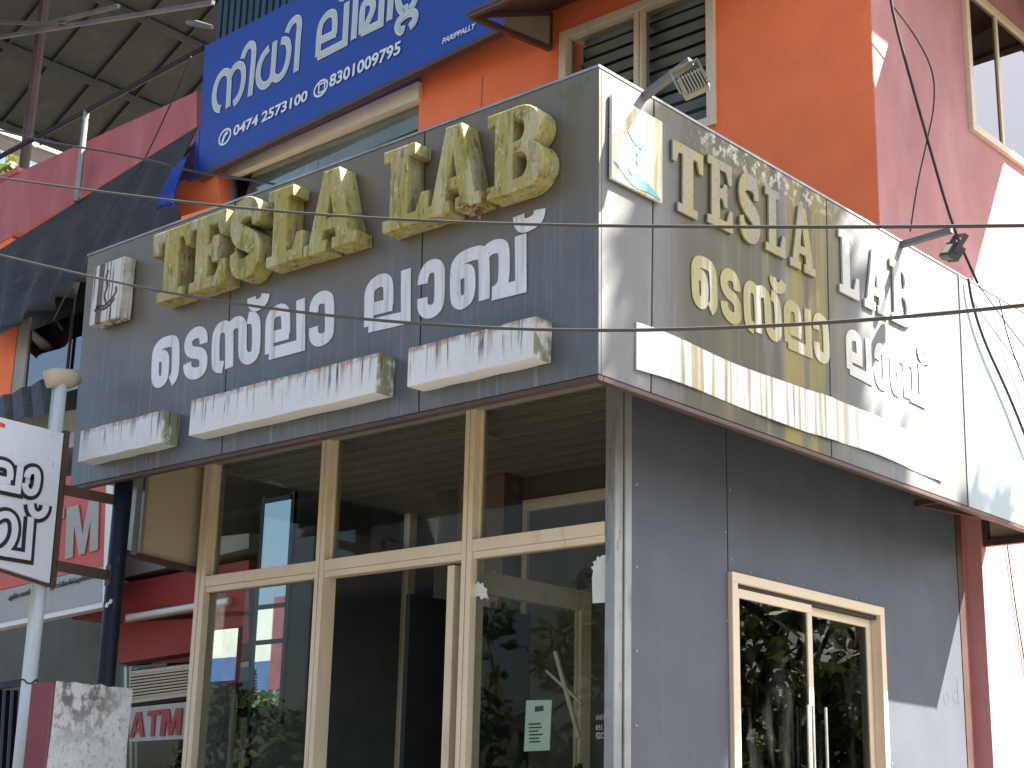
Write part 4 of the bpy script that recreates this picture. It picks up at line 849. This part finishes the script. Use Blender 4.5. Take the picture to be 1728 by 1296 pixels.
for px in ((226, 250),):
    mb = MB(); mb.bar(CP(222, 936, .02), CP(238, 770, .02), .035); mb.bar(CP(236, 938, .02), CP(250, 775, .02), .02); mb.build('frame', M['galv'], cb)
MB().bar(CP(206, 932, .02), CP(350, 968, .02), .03).build('bottom_rail', M['steel_brown'], cb)

# ================================================================== FLOOD LAMPS ON THE SIGN
def head_box(name, c, sy, sx, sz, mat, parent, rot):
    mb = MB(); mb.box((-sx/2, -sy/2, -sz/2), (sx/2, sy/2, sz/2)); o = mb.build(name, mat, None, .006); return o
l1 = thing('flood_lamp', 'sun bleached finned flood lamp on an arm over the corner of the sign', 'flood lamp', (.01, .258, 1.20), 'flood lamps on the sign')
tip = YP(1166, 103, .258)
mb = MB(); mb.bar((-.03, .258, 1.19), tip, .030, .030); mb.build('arm', M['arm'], l1, .002)
R1 = Matrix.Rotation(rad(-28), 3, 'Y')
def LB(lo, hi, c, R):
    x0, y0, z0 = lo; x1, y1, z1 = hi
    return [Vector(c)+R@V(p) for p in ((x0, y0, z0), (x1, y0, z0), (x1, y1, z0), (x0, y1, z0), (x0, y0, z1), (x1, y0, z1), (x1, y1, z1), (x0, y1, z1))]
def lamp_head(root, c, R, mat, sx=.05, sy=.13, sz=.10):
    MB().hexa(LB((-sx/2, -sy/2, -sz/2), (sx/2, sy/2, sz/2), c, R)).build('housing', mat, root, .004)
    for k in range(8):
        y = -sy/2+.008+k*(sy-.016)/7
        MB().hexa(LB((sx/2+.001, y-.003, -sz/2+.006), (sx/2+.022, y+.003, sz/2-.006), c, R)).build('fin', mat, root)
    MB().hexa(LB((-sx/2-.006, -sy/2+.004, -sz/2+.004), (-sx/2-.001, sy/2-.004, sz/2-.004), c, R)).build('lens_rim', mat, root)
    MB().hexa(LB((-sx/2-.010, -sy/2+.02, -sz/2+.02), (-sx/2-.0065, sy/2-.02, sz/2-.02), c, R)).build('lens', M['led'], root)
    mb = MB()
    for y in (-sy/2-.008, sy/2+.004): mb.hexa(LB((-.012, y, -.01), (.012, y+.004, sz/2+.045), c, R))
    mb.hexa(LB((-.012, -sy/2-.008, sz/2+.046), (.012, sy/2+.008, sz/2+.05), c, R)); mb.build('yoke', mat, root)
hc = YP(1170, 143, .258)
lamp_head(l1, hc, Matrix.Rotation(rad(35), 3, 'Z') @ Matrix.Rotation(rad(-25), 3, 'Y') @ Matrix.Rotation(rad(-90), 3, 'Z'), M['lamp_olive'], .042, .105, .085)
l2 = thing('flood_lamp', 'small dark flood lamp on an arm at the far end of the sign', 'flood lamp', (.015, 2.361, 1.21), 'flood lamps on the sign')
tip = YP(1606, 388, 2.361)
mb = MB(); mb.bar((-.03, 2.361, 1.205), tip, .03, .03); mb.build('arm', M['arm'], l2, .002)
hc = YP(1605, 424, 2.361)
lamp_head(l2, hc, Matrix.Rotation(rad(60), 3, 'Z') @ Matrix.Rotation(rad(28), 3, 'Y') @ Matrix.Rotation(rad(20), 3, 'X'), M['lamp_body'], .035, .115, .085)

# ================================================================== CABLES
def cable(label, pts, fn, r, mat='cable', name='cable'):
    P = chaikin([fn(x, y) for x, y in pts], 2); return tag(MB().tube(P, r, 6).build(name, M[mat], None, smooth=True), label, 'cable')
cable('upper thick cable crossing in front of the raised letters', ((-60, 292), (165, 323), (380, 349), (600, 367), (870, 379), (1200, 383), (1500, 383), (1800, 380)), lambda x, y: YP(x, y, -.9), .0052, 'cable_grey')
cable('lower thick cable crossing in front of the flat lettering', ((-60, 416), (140, 464), (300, 498), (530, 531), (760, 551), (1000, 559), (1250, 553), (1500, 538), (1800, 508)), lambda x, y: YP(x, y, -1.1), .0052, 'cable_grey')
cable('thin wire sagging from the left edge past the blue signboard end', ((-40, 210), (80, 240), (220, 262), (330, 291), (420, 303), (475, 313)), lambda x, y: YP(x, y, 1.6), .008)
cable('thin wire hanging down across the tarpaulin', ((322, 95), (300, 150), (235, 290), (205, 320), (145, 430), (90, 540)), lambda x, y: YP(x, y, 2.0), .006)
cable('black cable slanting down the pink upper wall', ((1500, -20), (1510, 40), (1565, 235), (1608, 385), (1650, 478)), lambda x, y: XP(x, y, -.30), .008)
cable('thin looping wire beside the cable on the pink upper wall', ((1503, 5), (1545, 60), (1576, 120), (1577, 180), (1565, 235), (1548, 310), (1536, 390)), lambda x, y: XP(x, y, -.31), .005)
cable('black cable hanging over the pale blue end panel', ((1634, 470), (1640, 510), (1660, 575), (1700, 660), (1740, 760)), lambda x, y: XP(x, y, .035), .008)
cable('thin wire slanting off the top of the pale blue end panel', ((1652, 482), (1690, 535), (1740, 600)), lambda x, y: XP(x, y, .05), .004)
cable('thin wire hanging by the right edge of the pale blue end panel', ((1686, 505), (1700, 570), (1727, 640), (1760, 720)), lambda x, y: XP(x, y, .04), .004)
cable('bent stub of wire on the sign side below the far flood lamp', ((1487, 525), (1496, 530), (1504, 532)), lambda x, y: XP(x, y, .02), .003)
cable('second bent stub of wire lower on the sign side', ((1518, 540), (1530, 546), (1538, 547)), lambda x, y: XP(x, y, .02), .003)
cable('thin wire down the pink lower wall at the right edge', ((1697, 900), (1705, 960), (1716, 1040), (1728, 1110), (1735, 1160)), lambda x, y: XP(x, y, PX+.01), .004)

for i, (y, z) in enumerate(((-9.2, 3.9), (-9.2, 4.4), (-9.6, 5.1))):
    tag(MB().tube([(-40, y, z+.6), (-20, y, z-.1), (0, y, z-.3), (20, y, z+.5)], .012, 6).build('cable', M['cable']), ('lowest', 'middle', 'topmost')[i]+' of the service wires along the far side of the road', 'cable')
# ================================================================== TREES (behind at left, across the street, beside the lane)
def leaves(cells, n, size, seed):
    rnd = random.Random(seed); vs = []; fs = []
    for (c, r) in cells:
        for _ in range(n):
            d = V((rnd.gauss(0, 1), rnd.gauss(0, 1), rnd.gauss(0, .8))); d = d.normalized()*r*rnd.random()**.45; p = V(c)+d
            a = V((rnd.uniform(-1, 1), rnd.uniform(-1, 1), rnd.uniform(-.8, .8))).normalized(); b = a.cross(V((rnd.uniform(-1, 1), rnd.uniform(-1, 1), rnd.uniform(-1, 1)))).normalized()
            s = size*rnd.uniform(.6, 1.3); i = len(vs); vs += [p-a*s, p+b*s*.38, p+a*s, p-b*s*.38]; fs.append((i, i+1, i+2, i+3))
    return vs, fs
def tree(label, base, h, spread, nclump, per, size, seed, mat='leaf', group=None, off=(0, 0), low=.35):
    rnd = random.Random(seed); t = thing('tree', label, 'tree', base, group); b = V(base)
    top = b+V((off[0], off[1], h*.7)); mb = MB(); mid = b.lerp(top, .45)+V((rnd.uniform(-.3, .3), rnd.uniform(-.3, .3), 0))
    mb.tube([b, mid, top], [h*.03, h*.02, h*.008], 8); cells = []
    for k in range(nclump):
        a = rnd.uniform(0, 6.28); rr = spread*math.sqrt(rnd.random()); c = b+V((off[0]+rr*math.cos(a), off[1]+rr*math.sin(a), h*(low+(1-low)*rnd.random()*(1-.35*rr/spread))))
        cells.append((c, rnd.uniform(.5, 1.0)*spread*.32))
        if k % 3 == 0: s = mid.lerp(top, rnd.random()); mb.tube([s, s.lerp(c, .55)+V((0, 0, .2)), c], [h*.010, h*.006, h*.002], 5)
    mb.build('trunk', M['bark'], t, smooth=True); vs, fs = leaves(cells, per, size, seed); me = bpy.data.meshes.new('crown'); me.from_pydata(vs, [], fs); link('crown', me, M[mat], t)
    return t
tree('sunlit yellow green tree beyond the terrace at far left', (-20.5, 9.2, GZ), 14, 3.6, 46, 150, .2, 3, 'leaf_lit', low=.35)
for i, (x, y, h, sp, tx) in enumerate(((-29, -20, 5.6, 3.2, 'a tall'), (-24, -20.5, 5.2, 3, 'a low'), (-19, -19, 6.5, 3.2, 'a broad'), (-14, -18.5, 7.5, 3.2, 'a dark'), (-9.5, -18, 6.5, 3, 'a dense'), (-5, -17, 6.0, 2.4, 'a short'), (-1.5, -19, 7.5, 2.8, 'the tallest'), (2.5, -18, 6.5, 2.6, 'a round'), (6.5, -19, 7, 2.8, 'a loose'))):
    tree('%s street tree across the road mirrored in the shop glass' % tx, (x, y, GZ), h, sp, 34, 70, .22, 20+i, group='street trees across the road', low=.22)
for i, (x, y, h, sp, tx) in enumerate(((8.5, 15, 7.5, 2.6, 'bushy tree nearest the lane corner'), (9, 20, 8.5, 2.8, 'second bushy tree of the lane row'), (10, 25.5, 9, 3.0, 'third bushy tree of the lane row'), (15, 31, 9, 3.4, 'bushy tree at the far end of the lane'), (16, 22, 9, 3.2, 'bushy tree set back behind the lane row'))):
    tree(tx, (x, y, GZ), h, sp, 34, 75, .20, 50+i, group='trees along the lane', low=.10)
# a slim tree by the lane whose leafy boughs dapple the sign
def lane_tree():
    b = V((4.6, 7.6, GZ)); t = thing('tree', 'slim leaning tree by the lane shading the sign', 'tree', tuple(b), 'trees along the lane'); mb = MB()
    mb.tube([b, b+V((.1, -.3, 4)), b+V((-.3, -1.2, 7.4)), b+V((-.7, -2.2, 9.2))], [.16, .12, .08, .03], 8); cells = []
    for (yy, zz_, d, r) in DAP:
        c = V((0, yy, zz_))+SUN*d; cells.append((c, r)); s = b+V((-.3, -1.2, 7.4)); mb.tube([s, s.lerp(c, .5)+V((0, 0, .3)), c], [.04, .025, .01], 5)
    mb.build('trunk', M['bark'], t, smooth=True); vs, fs = leaves(cells, 90, .13, 77); me = bpy.data.meshes.new('crown'); me.from_pydata(vs, [], fs); link('crown', me, M['leaf'], t)
DAP = [(.45, .25, 7.6, .32), (.55, .75, 8.0, .32), (.85, .5, 7.8, .34), (.95, .95, 8.2, .34), (1.25, .2, 7.6, .34), (1.3, .7, 8.0, .34), (1.1, 1.1, 8.4, .3), (1.55, .45, 7.8, .26), (.65, .05, 7.5, .3), (1.5, -.05, 7.6, .3), (.35, .6, 7.7, .22), (.5, .95, 8.3, .26), (.75, .25, 7.7, .3), (1.05, .7, 7.9, .3), (1.4, .95, 8.2, .24), (1.0, .2, 7.7, .28), (1.6, .15, 7.6, .22), (.75, .7, 8, .28), (1.1, -.22, 7.3, .2), (1.45, -.22, 7.3, .2), (1.8, -.2, 7.3, .18), (2.1, -.14, 7.3, .12), (1.25, -.45, 7.2, .24), (1.9, -.4, 7.2, .14), (3.3, -.05, 7.2, .09), (3.0, -.08, 7.2, .08)]
lane_tree()
# ================================================================== BUILDINGS ACROSS THE STREET
ob = thing('row_house', 'pale plastered house across the road with dark windows', 'building', (-9, -24, GZ))
box('wall', (-14, -28, GZ), (-6, -23, GZ+6.5), M['offwhite'], ob); box('roof', (-14.4, -28.3, GZ+6.51), (-5.6, -22.5, GZ+6.75), M['ledge'], ob)
for x in (-13, -10.8, -8.6):
    f = box('window', (x, -22.99, GZ+3.6), (x+1.3, -22.94, GZ+5.1), M['alu'], ob); box('pane', (x+.08, -22.935, GZ+3.68), (x+1.22, -22.93, GZ+5.02), M['glass_dark'], f)
sb2 = thing('shop_banner', 'blue shop banner on the house across the road', 'banner', (-10, -22.8, GZ+2.6))
box('board', (-13.5, -22.9, GZ+2.4), (-7, -22.8, GZ+3.3), M['blue'], sb2)
yb = thing('yellow_hoarding', 'yellow hoarding on posts across the road', 'hoarding', (-18, -16, GZ))
box('board', (-19.2, -16, GZ+2.6), (-16.8, -15.9, GZ+4.0), M['yellow'], yb)
for x in (-19, -17): box('post', (x-.05, -16.1, GZ-.12), (x+.05, -16.01, GZ+4.0), M['galv'], yb)

wh = thing('white_hoarding', 'blank white hoarding with blue lower band across the road at far left', 'hoarding', (-24.4, -15.5, GZ))
box('panel', (-25.4, -15.5, 1.92), (-23.7, -15.44, 3.1), M['offwhite'], wh); box('blue_band', (-25.4, -15.5, 1.3), (-23.7, -15.43, 1.915), paint('faded_blue_band', (.05, .11, .26), .6), wh)
box('side_panel', (-23.69, -15.5, 1.3), (-23.1, -15.45, 3.3), M['maroon'], wh)
for x in (-25.3, -23.3): box('post', (x-.05, -15.6, GZ-.12), (x+.05, -15.51, 3.1), M['galv'], wh)
for o in list(S.objects):
    if '_loc' in o: del o['_loc']
